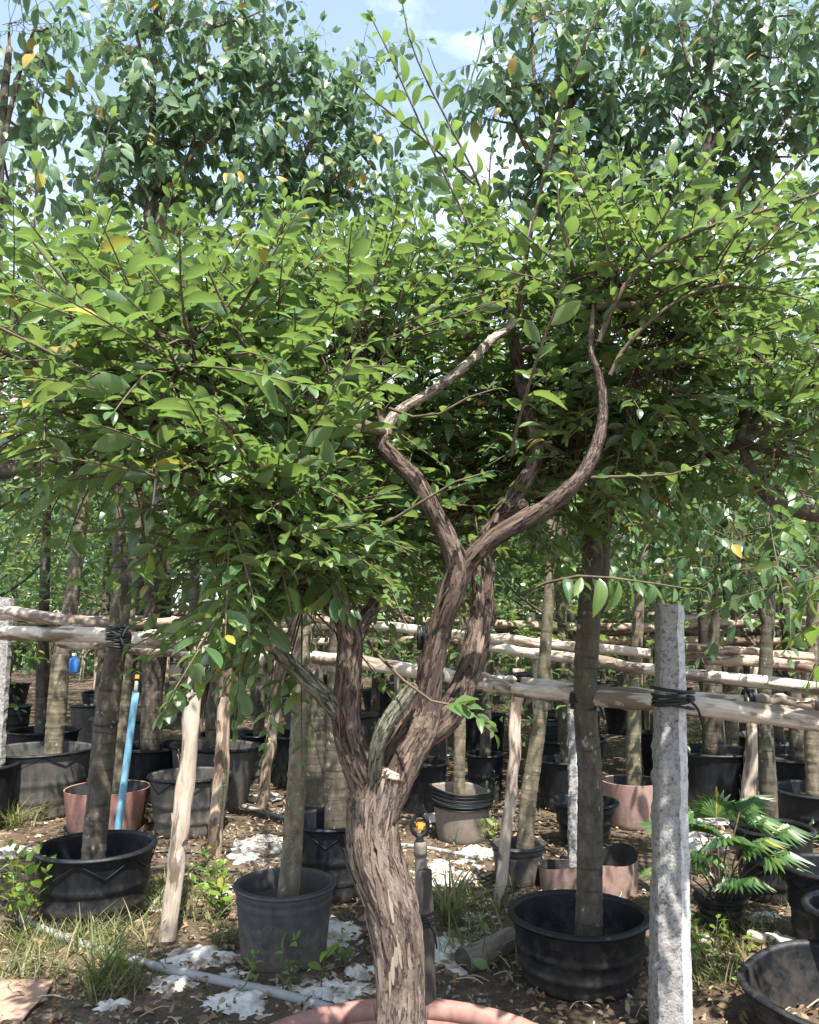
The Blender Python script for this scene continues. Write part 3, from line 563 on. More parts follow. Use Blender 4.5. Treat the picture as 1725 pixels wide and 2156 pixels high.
sh([(1085, 680, 2.1), (1109, 537, 2.02), (1158, 319, 1.95), (1196, 183, 1.9), (1261, 18, 1.86), (1275, -40, 1.85)], 0.072, r0=0.006)
sh([(1150, 520, 2.1), (1210, 414, 2.0), (1290, 385, 1.96), (1386, 377, 1.92)], 0.06)
sh([(1200, 520, 2.1), (1254, 461, 2.0), (1357, 410, 1.96), (1423, 381, 1.94)], 0.06)
sh([(1262, 720, 1.9), (1298, 630, 1.88), (1357, 553, 1.86), (1423, 505, 1.85), (1532, 465, 1.84), (1635, 436, 1.83), (1730, 404, 1.82)], 0.062, r0=0.0075)
sh([(1353, 560, 1.86), (1440, 545, 1.88), (1532, 535, 1.9), (1642, 520, 1.92)], 0.058)
sh([(1285, 790, 1.9), (1298, 755, 1.9), (1375, 670, 1.88), (1459, 616, 1.86), (1521, 601, 1.85), (1620, 612, 1.84), (1715, 634, 1.83)], 0.056, r0=0.006)
sh([(1075, 960, 1.8), (1093, 883, 1.75), (1137, 736, 1.66), (1177, 634, 1.6), (1192, 560, 1.57)], 0.068, 0.036)
sh([(1232, 1006, 1.88), (1320, 1003, 1.86), (1408, 1000, 1.84), (1475, 978, 1.82)], 0.056)
sh([(1093, 1253, 2.0), (1185, 1216, 1.92), (1276, 1216, 1.86), (1360, 1226, 1.82), (1450, 1240, 1.8)], 0.070, 0.020, style='B', bare=0.3)
sh([(780, 1122, 1.86), (881, 1062, 1.82), (948, 1019, 1.8), (1030, 993, 1.78)], 0.06, 0.04)
sh([(520, 890, 1.7), (483, 857, 1.62), (377, 773, 1.5), (304, 729, 1.44), (205, 663, 1.38), (128, 583, 1.34), (70, 510, 1.32)], 0.066, 0.03, r0=0.006)
sh([(470, 945, 1.5), (447, 920, 1.48), (388, 879, 1.45), (256, 813, 1.4), (165, 773, 1.37), (66, 722, 1.34), (-20, 680, 1.32)], 0.064, 0.034, r0=0.005)
sh([(420, 870, 1.7), (330, 846, 1.62), (220, 832, 1.58), (154, 802, 1.56), (0, 736, 1.5)], 0.06, 0.036)
sh([(330, 1040, 1.9), (238, 1015, 1.85), (139, 982, 1.8), (0, 930, 1.75), (-40, 915, 1.73)], 0.05, 0.036)
sh([(670, 1165, 1.9), (632, 1121, 1.8), (571, 1048, 1.6), (527, 960, 1.42), (480, 890, 1.32), (440, 860, 1.28)], 0.076, 0.034, r0=0.007)
sh([(660, 1040, 1.85), (632, 949, 1.75), (575, 799, 1.6), (513, 725, 1.52), (472, 645, 1.46), (439, 570, 1.42)], 0.07, 0.036, r0=0.006)
sh([(350, 799, 1.56), (340, 865, 1.55), (330, 980, 1.55), (318, 1085, 1.55)], 0.066, 0.03, style='B', bare=0.45)
sh([(560, 1190, 1.85), (487, 1172, 1.75), (403, 1154, 1.66), (330, 1121, 1.6), (264, 1114, 1.57), (176, 1121, 1.55)], 0.06, 0.036)
sh([(600, 1210, 1.85), (560, 1270, 1.8), (520, 1370, 1.76), (503, 1446, 1.75), (492, 1530, 1.75)], 0.072, 0.013, style='B')
sh([(640, 1180, 1.85), (600, 1230, 1.78), (570, 1300, 1.75), (535, 1420, 1.74)], 0.066, 0.014, style='B')
sh([(775, 1350, 2.0), (795, 1378, 1.95), (895, 1469, 1.86), (980, 1490, 1.82), (1040, 1545, 1.8)], 0.062, 0.010, bare=0.68)
sh([(700, 1120, 1.9), (690, 1180, 1.8), (705, 1240, 1.74), (735, 1285, 1.72)], 0.076, 0.014, style='B')
sh([(690, 1110, 1.9), (640, 1160, 1.78), (610, 1220, 1.74), (600, 1280, 1.73)], 0.07, 0.013, style='B')
sh([(610, 640, 1.95), (608, 560, 1.92), (604, 458, 1.9)], 0.058, 0.026)
sh([(140, 680, 1.75), (157, 615, 1.72), (190, 432, 1.66), (220, 311, 1.63), (236, 250, 1.61)], 0.054, 0.024)
sh([(40, 640, 1.9), (70, 531, 1.88), (77, 330, 1.85), (75, 205, 1.83), (90, 95, 1.82)], 0.055, 0.026)
sh([(700, 900, 1.85), (720, 780, 1.8), (770, 640, 1.75), (800, 560, 1.72)], 0.06, 0.03)
sh([(740, 1080, 1.85), (757, 930, 1.75), (775, 860, 1.72), (800, 820, 1.7)], 0.064, 0.032)
sh([(250, 760, 1.7), (330, 640, 1.6), (300, 560, 1.58), (250, 480, 1.56)], 0.062, 0.03)
sh([(60, 800, 1.8), (90, 650, 1.7), (60, 560, 1.66), (10, 440, 1.64)], 0.054, 0.028)
sh([(1210, 560, 1.7), (1180, 470, 1.68), (1175, 400, 1.67)], 0.06, 0.03)
sh([(820, 860, 1.85), (900, 880, 1.8), (1000, 830, 1.78), (1045, 818, 1.78)], 0.05, 0.05)
LP = np.vstack([C[::2] for C in LIMBS]); lpx, lpy, lpd = proj(LP)
LIX = np.concatenate([np.full(len(C[::2]), q_) for q_, C in enumerate(LIMBS)]); LIMIT = ((lpy > 730) & np.isin(LIX, (3, 4, 6))) | (lpy > 1290)
N_EXPLICIT = sum(len(q_) for q_ in lv.P)
def crosses_limb(A):
    A = crom(A, 12); px, py, f = proj(A); k = LIMIT
    return bool(np.any((np.hypot(px[:, None] - lpx[k][None], py[:, None] - lpy[k][None]) < 30) & (f[:, None] < lpd[k][None] + 0.02)))
REJECT = crosses_limb
MAIN_BLOBS = [(120, 800, 1.75, 190, 120), (330, 740, 1.95, 200, 110), (300, 880, 1.75, 170, 110), (560, 720, 2.1, 200, 110), (560, 830, 1.9, 190, 150), (640, 1010, 1.9, 150, 130), (660, 1190, 1.92, 90, 80),
  (480, 1010, 1.7, 110, 90), (830, 720, 2.3, 190, 120), (860, 860, 2.45, 230, 150), (1060, 640, 2.35, 170, 120), (1120, 820, 2.45, 170, 190), (960, 1060, 2.5, 210, 110), (1280, 620, 2.1, 180, 120), (1330, 790, 2.2, 140, 140), (1200, 960, 2.4, 130, 110), (1440, 620, 2.05, 150, 90), (430, 780, 1.65, 150, 100), (740, 740, 2.05, 150, 120), (1420, 720, 2.3, 130, 110), (1380, 900, 2.6, 120, 110), (600, 1120, 1.75, 120, 90), (720, 1090, 2.15, 110, 110), (870, 1120, 2.7, 130, 90), (1080, 1040, 2.7, 130, 90), (900, 980, 2.75, 160, 110), (1180, 880, 2.75, 150, 120), (780, 1000, 2.5, 130, 120), (1300, 980, 2.8, 120, 90), (620, 1230, 2.0, 90, 60)]
for k, bl in enumerate(MAIN_BLOBS):
    cc, rr = blob_px(*bl, rd=0.30)
    root = min((C[q] for C in LIMBS for q in range(len(C) // 3, len(C), 5)), key=lambda q: np.linalg.norm(q - cc))
    fill_blob(lv, tw, cc, rr, 58, 'A', 0.057, 0.30, 0.021, root=root, mid=tw, limb_r=0.008, rise=0.62 if bl[1] < 780 else 0.10)
REJECT = None
LW = np.concatenate([np.full(len(C[::2]), r_) for C, r_ in zip(LIMBS, (50, 34, 20, 56, 50, 30, 46, 40, 40, 30))])
def keep_main(P):
    px, py, f = proj(P); ok = np.ones(len(P), bool)
    for k in range(0, len(LP), 1):
        if LIMIT[k]: ok &= ~((np.hypot(px - lpx[k], py - lpy[k]) < LW[k]) & (f < lpd[k] + 0.03) & (RNG.uniform(size=len(P)) < 0.5))
    ok &= ~((py > 1290) & (px > 560) & (px < 880) & (f < 2.4)); ok &= ~((py > 1150) & (px > 860) & (px < 1080) & (f < 2.0))
    ok |= py > 1420; ok[:N_EXPLICIT] = True; return ok
nl = finish_foliage(main, lv, tw, 'A', 'leaf_fresh', 300, 8, keep_main)

# ------------------------------------------------------------------ potted trees standing in the first rows
A_S = ('S', 'leaf_small', 0.055); B_L = ('B', 'leaf_broad', 0.10)
DEEP = 0.15
potted('leaning dark trunk in a wide black pot, taped to the thick pale rail', (78, 328, 1775, 1970), [(196, 1775, 46), (212, 1640, 48), (226, 1500, 47), (248, 1340, 40), (257, 1230, 38), (252, 1140, 26), (250, 1000, 22), (270, 880, 16)], 'black', forks=[[(258, 1245, 26, 0), (285, 1150, 22, 0.05), (292, 1040, 18, 0.1), (330, 900, 12, 0.1)]],
  blobs=[(230, 760, 3.7, 170, 110), (350, 720, 3.9, 150, 100)], leaf=A_S, n_obj=120, brace=True, dens=0.45, soil=DEEP)
potted('straight olive-brown trunk in the weathered grey pot with grooved collar', (490, 710, 1862, 2058), [(606, 1872, 46), (618, 1760, 40), (628, 1600, 38), (633, 1450, 36), (640, 1300, 32), (650, 1150, 26), (660, 950, 18)], 'grey', bark='bark_ring_light', blobs=[(640, 760, 3.3, 170, 120), (760, 640, 3.4, 140, 100)], leaf=A_S, n_obj=80, dens=0.4)
potted('thick ringed trunk with double stem in the large black pot beside the granite post', (1068, 1366, 1925, 2120), [(1235, 1935, 56), (1242, 1800, 52), (1242, 1640, 50), (1232, 1480, 48), (1240, 1300, 48), (1248, 1180, 44), (1250, 1060, 40), (1290, 930, 30), (1322, 835, 26)], 'black',
  forks=[[(1262, 1290, 34, 0.02), (1272, 1150, 30, 0.02), (1276, 1050, 28, 0.05), (1290, 950, 20, 0.1)], [(1280, 1110, 16, -0.02), (1300, 1060, 14, -0.03), (1352, 1030, 10, -0.04)]], blobs=[(1340, 700, 3.1, 150, 110), (1450, 760, 3.3, 130, 100)], leaf=A_S, n_obj=80, brace=False, dens=0.4, soil=0.17)
potted('dark straight trunk in the black pot with braced rim behind the forked tree', (602, 800, 1722, 1905), [(706, 1742, 48), (710, 1600, 46), (713, 1400, 44), (720, 1200, 36), (735, 1050, 28)], 'black', blobs=[(780, 880, 3.9, 150, 120), (650, 830, 4.0, 150, 110)], leaf=A_S, brace=True, dens=0.4, bark='bark_ring', soil=0.12)
potted('mottled trunk in the very wide dusty black pot beside the red fabric pot', (-25, 192, 1575, 1732), [(112, 1572, 36), (122, 1470, 38), (132, 1370, 34), (150, 1270, 30), (168, 1130, 26), (180, 1020, 22), (190, 900, 18)], 'dusty', blobs=[(130, 800, 5.0, 150, 90), (260, 740, 5.2, 120, 90)], leaf=A_S, dens=0.6, brace=True, bark='bark_ring_light')
potted('greenish trunk standing in the red fabric pot', (137, 318, 1658, 1765), [(246, 1665, 34), (250, 1570, 32), (262, 1450, 27), (272, 1330, 22), (280, 1200, 18), (300, 1050, 14)], 'red', blobs=[(330, 930, 4.6, 130, 80)], leaf=A_S, dens=0.5, bark='bark_ring_light', soil=0.1)
potted('slim trunk in the dusty black pot behind the peeled log posts', (315, 490, 1630, 1770), [(395, 1640, 26), (398, 1560, 25), (404, 1400, 22), (410, 1200, 20), (405, 1000, 16)], 'dusty', blobs=[(420, 860, 4.8, 120, 90)], leaf=A_S, dens=0.5, brace=True)
potted('slim trunk in the brown pot with slumped black ribbed collar', (903, 1042, 1660, 1782), [(966, 1660, 25), (968, 1560, 24), (970, 1450, 23), (980, 1280, 20), (990, 1100, 16)], 'collar', blobs=[(1000, 930, 4.6, 120, 100)], leaf=A_S, dens=0.5, tilt=(-0.018, 0.0, 0.006), rb=0.80, bark='bark_ring_light')
potted('leaning light trunk in the grooved dark pot beside the torn brown ring', (1030, 1150, 1775, 1872), [(1104, 1778, 36), (1112, 1690, 34), (1126, 1590, 32), (1138, 1500, 28), (1150, 1350, 24), (1160, 1150, 20), (1150, 950, 16)], 'grey', blobs=[(1180, 820, 4.2, 120, 90)], leaf=A_S, dens=0.5, bark='bark_ring_light')
potted('drooping-leaved tree in a thick-rimmed black pot near the fan palm', (1540, 1712, 1742, 1912), [(1622, 1750, 36), (1616, 1640, 34), (1611, 1520, 30), (1612, 1400, 27), (1622, 1250, 24), (1640, 1100, 18)], 'black', forks=[[(1616, 1320, 18, 0), (1580, 1220, 15, 0.0), (1540, 1130, 12, 0.1)]], blobs=[(1400, 1090, 4.2, 110, 80), (1560, 1150, 3.6, 120, 80), (1655, 1210, 3.4, 100, 80), (1480, 1120, 3.9, 90, 70), (1640, 1020, 3.8, 120, 80)], leaf=('B', 'leaf_broad', 0.085), n_obj=200, dens=2.2, length=0.3, spacing=0.034, rise=0.1)
potted('light trunk in the wide black pot behind the braced and thick-rimmed ones', (1627, 1830, 1662, 1790), [(1715, 1665, 34), (1712, 1560, 32), (1708, 1420, 28), (1716, 1200, 22)], 'black', blobs=[(1700, 1040, 4.4, 110, 100)], leaf=B_L, dens=1.5, bark='bark_ring_light', length=0.35)
potted('green-tinged trunk in the pink fabric pot behind the granite post', (1262, 1400, 1640, 1748), [(1334, 1655, 30), (1335, 1570, 29), (1336, 1450, 26), (1345, 1300, 22), (1360, 1100, 18)], 'pink', blobs=[(1380, 980, 5.0, 120, 90)], leaf=B_L, dens=1.4, bark='bark_ring_light', soil=0.09)
potted('pale ringed trunk in the sagging black bag pot on yellow grass', (1487, 1592, 1602, 1668), [(1543, 1604, 25), (1542, 1540, 25), (1543, 1440, 23), (1550, 1280, 20), (1545, 1120, 16)], 'dusty', blobs=[(1540, 1010, 6.0, 110, 80)], leaf=B_L, dens=1.5, bark='bark_ring_light', tilt=(0.02, 0.01, 0.02))
potted('leaning mossy trunk in the dark pot beyond the blue standpipe', (285, 392, 1588, 1690), [(310, 1592, 30), (322, 1500, 28), (338, 1400, 24), (352, 1250, 20), (340, 1080, 16)], 'dusty', blobs=[(350, 980, 5.5, 120, 80)], leaf=A_S, dens=0.5)
potted('thick pale trunk bending left, its pot hidden by the braced black pot', (620, 720, 1690, 1790), [(668, 1695, 52), (664, 1580, 48), (662, 1470, 46), (640, 1350, 44), (585, 1220, 44), (530, 1150, 46), (450, 1065, 44), (392, 1000, 36), (330, 930, 24)], 'dusty', bark='bark_ring', blobs=[(360, 820, 4.4, 160, 90), (500, 700, 4.6, 170, 110)], leaf=A_S, dens=0.6)
potted('dark trunk in the black pot under the hanging blue jug', (18, 166, 1535, 1640), [(88, 1535, 26), (90, 1450, 26), (92, 1330, 22), (96, 1180, 20), (100, 1080, 16)], 'black', blobs=[(90, 1010, 6.2, 110, 60)], leaf=B_L, dens=1.6)
potted('slim trunk in the black pot seen between the two forks of peeling bark', (748, 832, 1500, 1572), [(790, 1502, 18), (792, 1420, 17), (800, 1250, 15), (800, 1120, 12)], 'black', blobs=[(800, 1030, 6.8, 100, 70)], leaf=A_S, dens=0.6)
potted('dark trunk in the tall black pot right behind the ribbed collar pot', (978, 1064, 1585, 1690), [(1020, 1588, 24), (1026, 1480, 22), (1030, 1350, 20), (1040, 1150, 15)], 'black', blobs=[(1060, 1020, 5.4, 110, 80)], leaf=A_S, dens=0.5)
potted('slim trunk in the dusty pot with pale foot beyond the split post', (1112, 1236, 1508, 1610), [(1180, 1510, 24), (1182, 1400, 22), (1190, 1250, 20), (1180, 1120, 16)], 'dusty', blobs=[(1200, 1060, 6.6, 110, 70)], leaf=B_L, dens=1.5)
potted('slim dark trunk in the tall narrow black pot behind the granite post', (1345, 1420, 1540, 1640), [(1380, 1545, 22), (1382, 1450, 20), (1390, 1280, 17), (1400, 1150, 14)], 'black', blobs=[(1400, 1080, 6.0, 100, 70)], leaf=B_L, dens=1.5)
potted('grey trunk in the small black pot half hidden by the leafy hanging spray', (505, 575, 1545, 1640), [(545, 1548, 24), (548, 1450, 22), (560, 1300, 20), (560, 1150, 15)], 'black', blobs=[(540, 1060, 5.8, 110, 70)], leaf=A_S, dens=0.6)
# trees whose pots stand just outside the picture but whose crowns reach in
def outside_tree(label, base, trunk, limbs, blobs, leaf, n_obj, dens, length, spacing, pot=(0.26, 0.21, 0.38), bark='bark_ring', style='black', rise=0.12):
    b0 = np.array((base[0], base[1], float(gz(*base)) - 0.012)); t = thing('potted_tree', label, 'tree', b0); pot_parts(t, b0, *pot, style, 0.06, seed=len(label))
    P = [b0 + UP * (pot[2] - 0.07)] + [np.array(p) for p in trunk]; mb = MB(); mb.tube(P, np.linspace(0.05, 0.03, len(P)), 18, rough=0.05, seed=9, knots=0.06, fl=5, seg=50); mb.build('trunk', bark, t); ends = [P[-1]]
    for lb in limbs:
        m2 = MB(); Q_ = [at(x, y, d) for x, y, w_, d in lb]; m2.tube(Q_, [w_ * d / F_PX / 2 for x, y, w_, d in lb], 14, rough=0.06, seed=4, knots=0.08, fl=5, seg=30); m2.build('limb', bark, t); ends += [Q_[-1], Q_[len(Q_) // 2]]
    lv, tw, lb2 = Leaves(), MB(), (t, bark)
    for bl in blobs:
        cc, rr = blob_px(*bl[:5]); e = min(ends, key=lambda q: np.linalg.norm(q - cc)); vol = bl[3] * bl[4] * (bl[2] / F_PX) ** 2
        fill_blob(lv, tw, cc, rr, max(4, int(dens * vol / leaf[2] ** 2 * 2.2)), leaf[0] if leaf[0] != 'S' else 'A', leaf[2], length, spacing, root=e, mid=lb2, limb_r=0.010, rise=rise)
    finish_foliage(t, lv, tw, leaf[0], leaf[1], n_obj, 12); return t
outside_tree('glossy leafy tree whose crooked limb reaches in beside the granite post', (1.62, 2.55), [(1.6, 2.55, 0.8), (1.62, 2.5, 1.4), tuple(at(1830, 1120, 2.4))],
  [[(1850, 1140, 40, 2.4), (1760, 1090, 38, 2.35), (1690, 1075, 36, 2.32), (1630, 1050, 34, 2.3), (1590, 1000, 26, 2.3), (1560, 930, 18, 2.28)]],
  [(1600, 740, 2.35, 120, 80), (1690, 830, 2.25, 120, 110), (1560, 870, 2.4, 110, 80), (1640, 960, 2.2, 120, 70), (1500, 960, 2.4, 80, 60), (1720, 700, 2.4, 100, 90)], ('A', 'leaf_fresh', 0.070), 220, 2.6, 0.3, 0.026)
outside_tree('dark leafy tree whose long level limb stretches above the wide dusty pot', (-1.95, 3.1), [(-1.95, 3.1, 0.9), (-1.9, 3.05, 1.5), tuple(at(-60, 1010, 3.0))],
  [[(-160, 1050, 46, 3.0), (-60, 1000, 42, 3.0), (60, 985, 38, 3.0), (200, 962, 34, 3.0), (330, 948, 28, 3.0), (400, 900, 18, 3.05)]],
  [(40, 630, 3.1, 160, 90), (90, 720, 3.0, 180, 110), (200, 850, 3.0, 170, 80), (40, 880, 2.95, 140, 80), (300, 760, 3.15, 140, 90), (180, 660, 3.2, 140, 80)], A_S, 200, 1.15, 0.26, 0.022)

# ------------------------------------------------------------------ the tall trees behind
def tall(label, base_px, d, trunk, forks, blobs, n_obj=120, leaf=0.16, dens=1.35, length=0.55, spacing=0.06, pot=True):
    b = at(base_px, 1300, d); b[2] = float(gz(b[0], b[1])) - 0.012; t = thing('potted_tree', label, 'tree', b)
    pot_parts(t, b, 0.27, 0.22, 0.40, 'black', 0.06, seed=int(d * 10), fine=False)
    P = [b + UP * 0.33] + [at(x, y, d + dd) for x, y, w_, dd in trunk]; R = [trunk[0][2] * d / F_PX / 2 * 1.1] + [w_ * d / F_PX / 2 for x, y, w_, dd in trunk]
    mb = MB(); mb.tube(P, R, 14, rough=0.05, seed=3, knots=0.05, fl=5, seg=60); mb.build('trunk', 'bark_ring', t); ends = [np.array(q) for q in P[-2:]]
    for f in forks:
        m2 = MB(); Q_ = [at(x, y, d + dd) for x, y, w_, dd in f]; C = m2.tube(Q_, [w_ * d / F_PX / 2 for x, y, w_, dd in f], 9, rough=0.05, seed=6, seg=24); m2.build('limb', 'bark_twig', t); ends += list(C[6::4])
    lv, tw, lb2 = Leaves(), MB(), (t, 'bark_twig')
    for bl in blobs:
        cc, rr = blob_px(*bl[:5]); e = min(ends, key=lambda q: np.linalg.norm(q - cc)); vol = bl[3] * bl[4] * (bl[2] / F_PX) ** 2
        fill_blob(lv, tw, cc, rr, max(4, int(dens * vol / leaf ** 2 * 6.6)), 'B', leaf, length, spacing, root=e, mid=lb2, limb_r=0.008, rise=0.6)
    finish_foliage(t, lv, tw, 'B', 'leaf_haze_blue', n_obj, 14)
tall('tall tree with drooping leaves whose dark trunk forks into a V above the crowns', 330, 6.0, [(325, 1200, 40, 0), (318, 900, 38, 0), (316, 560, 36, 0), (312, 500, 24, 0), (320, 380, 20, 0), (322, 200, 15, 0), (330, 0, 10, 0)],
  [[(318, 550, 26, 0), (345, 440, 20, 0), (400, 330, 17, 0.1), (480, 250, 12, 0.2), (560, 180, 8, 0.2)], [(322, 250, 12, 0), (300, 120, 8, 0), (270, 10, 6, 0)], [(400, 330, 10, 0.1), (425, 200, 8, 0), (430, 40, 6, 0)]],
  [(330, 60, 6.0, 80, 70), (440, 40, 6.1, 80, 70), (300, 190, 5.9, 80, 70), (420, 170, 6.1, 90, 80), (510, 130, 6.2, 70, 70), (380, 310, 6.1, 110, 80), (230, 270, 5.8, 60, 45), (220, 120, 5.9, 34, 26), (500, 300, 6.2, 90, 80), (250, 400, 6.0, 100, 70), (440, 450, 6.3, 130, 80), (560, 20, 6.2, 26, 40)], 160)
tall('tall tree with drooping leaves and bare twig tips beside the open sky', 640, 6.6, [(640, 1200, 36, 0), (630, 800, 32, 0), (605, 430, 26, 0), (595, 330, 20, 0), (590, 220, 12, 0)],
  [[(605, 430, 18, 0), (640, 330, 14, 0), (690, 260, 10, 0), (760, 200, 6, 0)], [(610, 460, 16, 0), (700, 380, 10, 0), (770, 310, 7, 0), (805, 280, 5, 0)]],
  [(600, 170, 6.5, 60, 60), (680, 190, 6.6, 70, 60), (640, 300, 6.6, 100, 70), (740, 300, 6.7, 60, 50), (770, 130, 6.5, 36, 28), (600, 410, 6.7, 120, 70), (730, 420, 6.7, 110, 60), (820, 400, 6.9, 70, 40)], 120)
tall('tall tree with a single dark mast and yellowing leaves among its drooping foliage', 1490, 5.8, [(1490, 1200, 42, 0), (1495, 900, 38, 0), (1492, 620, 32, 0), (1490, 400, 24, 0), (1490, 200, 18, 0), (1510, 0, 12, 0)],
  [[(1490, 330, 12, 0), (1560, 160, 8, 0.1), (1610, 20, 6, 0.1)], [(1492, 480, 14, 0), (1600, 330, 11, 0.1), (1680, 200, 8, 0.1)], [(1490, 260, 10, 0), (1440, 100, 7, 0), (1420, -20, 6, 0)]],
  [(1420, 60, 5.8, 90, 80), (1560, 50, 5.9, 80, 70), (1650, 120, 5.8, 90, 90), (1500, 190, 6.0, 110, 70), (1620, 270, 5.9, 110, 80), (1430, 270, 6.0, 90, 80), (1690, 330, 5.7, 70, 60), (1540, 370, 6.1, 110, 60), (1600, 470, 6.2, 100, 50), (1400, 420, 6.2, 110, 70), (1690, 30, 6.0, 60, 60)], 160)
tall('tall tree with several thin dark stems rising behind the peeling forked tree', 1190, 6.3, [(1190, 1200, 40, 0), (1190, 800, 34, 0), (1185, 500, 28, 0), (1180, 360, 22, 0), (1200, 230, 15, 0), (1240, 60, 9, 0)],
  [[(1182, 420, 18, 0), (1120, 330, 13, 0), (1085, 260, 9, 0), (1060, 200, 6, 0)], [(1180, 400, 12, 0), (1130, 200, 9, 0), (1120, 60, 6, 0), (1110, -20, 5, 0)], [(1190, 330, 12, 0), (1290, 200, 8, 0), (1320, 60, 6, 0)], [(1085, 262, 5, 0), (1000, 240, 4, 0), (930, 170, 3, 0), (900, 100, 2, 0)], [(1075, 230, 4, 0), (995, 190, 4, 0), (1010, 110, 3, 0), (1024, 40, 2, 0)]],
  [(1150, 40, 6.2, 90, 60), (1270, 60, 6.3, 90, 70), (1130, 180, 6.2, 100, 70), (1260, 210, 6.4, 110, 80), (1060, 230, 6.1, 60, 50), (1180, 320, 6.4, 120, 70), (1330, 330, 6.4, 110, 80), (1040, 130, 6.1, 24, 18), (1090, 430, 6.5, 110, 50), (1240, 430, 6.5, 120, 50)], 140)
tall('tall dark tree whose drooping leaves hang over the left row of dusty pots', -40, 5.2, [(-30, 1200, 40, 0), (-20, 900, 36, 0), (-10, 600, 30, 0), (0, 300, 22, 0), (20, 100, 14, 0)],
  [[(0, 330, 14, 0), (40, 160, 9, 0), (80, 40, 6, 0)]], [(20, 50, 5.2, 70, 60), (40, 160, 5.2, 70, 60), (100, 60, 5.1, 36, 44), (10, 270, 5.3, 60, 60), (20, 390, 5.3, 70, 60), (90, 130, 5.2, 36, 44), (60, 300, 5.3, 30, 40)], 120, dens=1.0)

# ------------------------------------------------------------------ the crowded rows farther back
def prototype(label, kind, material, leaf, h0, h1, rad, nb, ns, bark, group, pot, seed):
    t = thing('potted_tree', label, 'tree', (0, 0, 0), group); 
    if pot: pot_parts(t, (0, 0, 0), 0.26, 0.21, 0.38, pot, 0.06, seed=seed, fine=False)
    mb = MB(); P = [(0, 0, 0.3 if pot else -0.1), (0.03, 0.0, h0 * 0.5), (-0.03, 0.04, h0), (0.04, -0.02, (h0 + h1) / 2), (0, 0, h1 * 0.92)]; C = mb.tube(P, [0.055, 0.05, 0.042, 0.03, 0.012], 9, rough=0.06, seed=seed, seg=26); mb.build('trunk', bark, t)
    lv, tw, lb = Leaves(), MB(), (t, bark)
    for k in range(nb):
        a = k * 2.4 + seed; z = h0 + (h1 - h0) * (k + 0.5) / nb; r = rad * (0.35 + 0.65 * math.sin(math.pi * (0.25 + 0.65 * k / nb))); cc = np.array((math.cos(a) * r * 0.6, math.sin(a) * r * 0.6, z)); e = C[np.argmin(np.abs(C[:, 2] - z + 0.35))]
        fill_blob(lv, tw, cc, np.array((r * 0.75, r * 0.75, (h1 - h0) / nb * 1.2)), ns, kind, leaf, 0.42, leaf * 0.6, root=e, mid=lb, limb_r=0.010, rise=0.4, branches=False, sides=3)
    finish_foliage(t, lv, None, 'S' if kind == 'A' else 'B', material); return t
def children(o): return [c for c in bpy.data.objects if c.parent == o]
def snap(o): return [(c, [(g, []) for g in children(c)]) for c in children(o)]
def copy_tree(o, tree):
    c = o.copy(); COL.objects.link(c)
    for ch, sub in tree:
        d = ch.copy(); COL.objects.link(d); d.parent = c
        for g, _ in sub: e = g.copy(); COL.objects.link(e); e.parent = d
    return c
ROW_G = 'potted trees in the crowded rows behind the rails'
protos = [prototype('bushy small-leaved potted tree in the crowded rows behind the rails', 'A', 'leaf_small', 0.10, 1.25, 3.9, 1.05, 8, 36, 'bark_ring', ROW_G + ', bushy', 'dusty', 1),
          prototype('large-leaved drooping potted tree in the crowded rows behind the rails', 'B', 'leaf_broad', 0.13, 1.35, 4.3, 1.05, 8, 32, 'bark_ring', ROW_G + ', drooping', 'black', 2),
          prototype('low-branched light green potted tree in the crowded rows behind the rails', 'A', 'leaf_fresh', 0.10, 0.95, 3.3, 1.0, 7, 36, 'bark_ring', ROW_G + ', low', 'black', 3)]
snaps = [snap(p) for p in protos]; used = [False] * 3
spots = []
for rowd, n in ((5.9, 5), (7.0, 7), (8.3, 8), (9.7, 9), (11.2, 10), (13.0, 11), (15.2, 12), (17.8, 13)):
    half = rowd * 0.53 + 0.6
    for k in range(n):
        x = -half + 2 * half * (k + 0.5 + random.uniform(-0.3, 0.3)) / n; spots.append((x, rowd - 0.10 * x + random.uniform(-0.25, 0.25)))
def clear_of_shed(x, y):
    p_ = CX + F_PX * x / y; return not (y < 10.4 and 295 < p_ < 440)
spots = [q for q in spots if clear_of_shed(*q)]
for k, (x, y) in enumerate(spots):
    q = random.choices((0, 1, 2), (0.4, 0.3, 0.3))[0]
    o = protos[q] if not used[q] else copy_tree(protos[q], snaps[q]); used[q] = True
    o.location = (x, y, float(gz(x, y)) - 0.012); o.rotation_euler = (random.uniform(-.05, .05), random.uniform(-.05, .05), random.uniform(0, 6.28)); s = random.uniform(0.82, 1.12); o.scale = (s, s, s)
def far_proto():
    t = thing('leafy_tree', 'leafy tree closing the view beyond the last potted row', 'tree', (0, 0, 0), 'trees beyond the nursery rows')
    mb = MB(); mb.tube([(0, 0, -0.1), (0.1, 0, 1.5), (0, 0.1, 3.2), (0, 0, 5.2)], [0.13, 0.11, 0.08, 0.03], 9, seg=16, rough=0.06); mb.build('trunk', 'bark_ring', t)
    lv = Leaves(); 
    for k in range(11):
        a = k * 2.4; z = 0.35 + 5.4 * (k + 0.3) / 11; r = 1.9 * (0.5 + 0.5 * math.sin(math.pi * (0.2 + 0.7 * k / 11)))
        fill_blob(lv, None, np.array((math.cos(a) * r * 0.6, math.sin(a) * r * 0.6, z)), np.array((r * 0.8, r * 0.8, 0.7)), 60, 'B', 0.20, 0.6, 0.11, rise=0.4)
    finish_foliage(t, lv, None, 'B', 'leaf_small'); return t
fp = far_proto(); fs = snap(fp); first = True
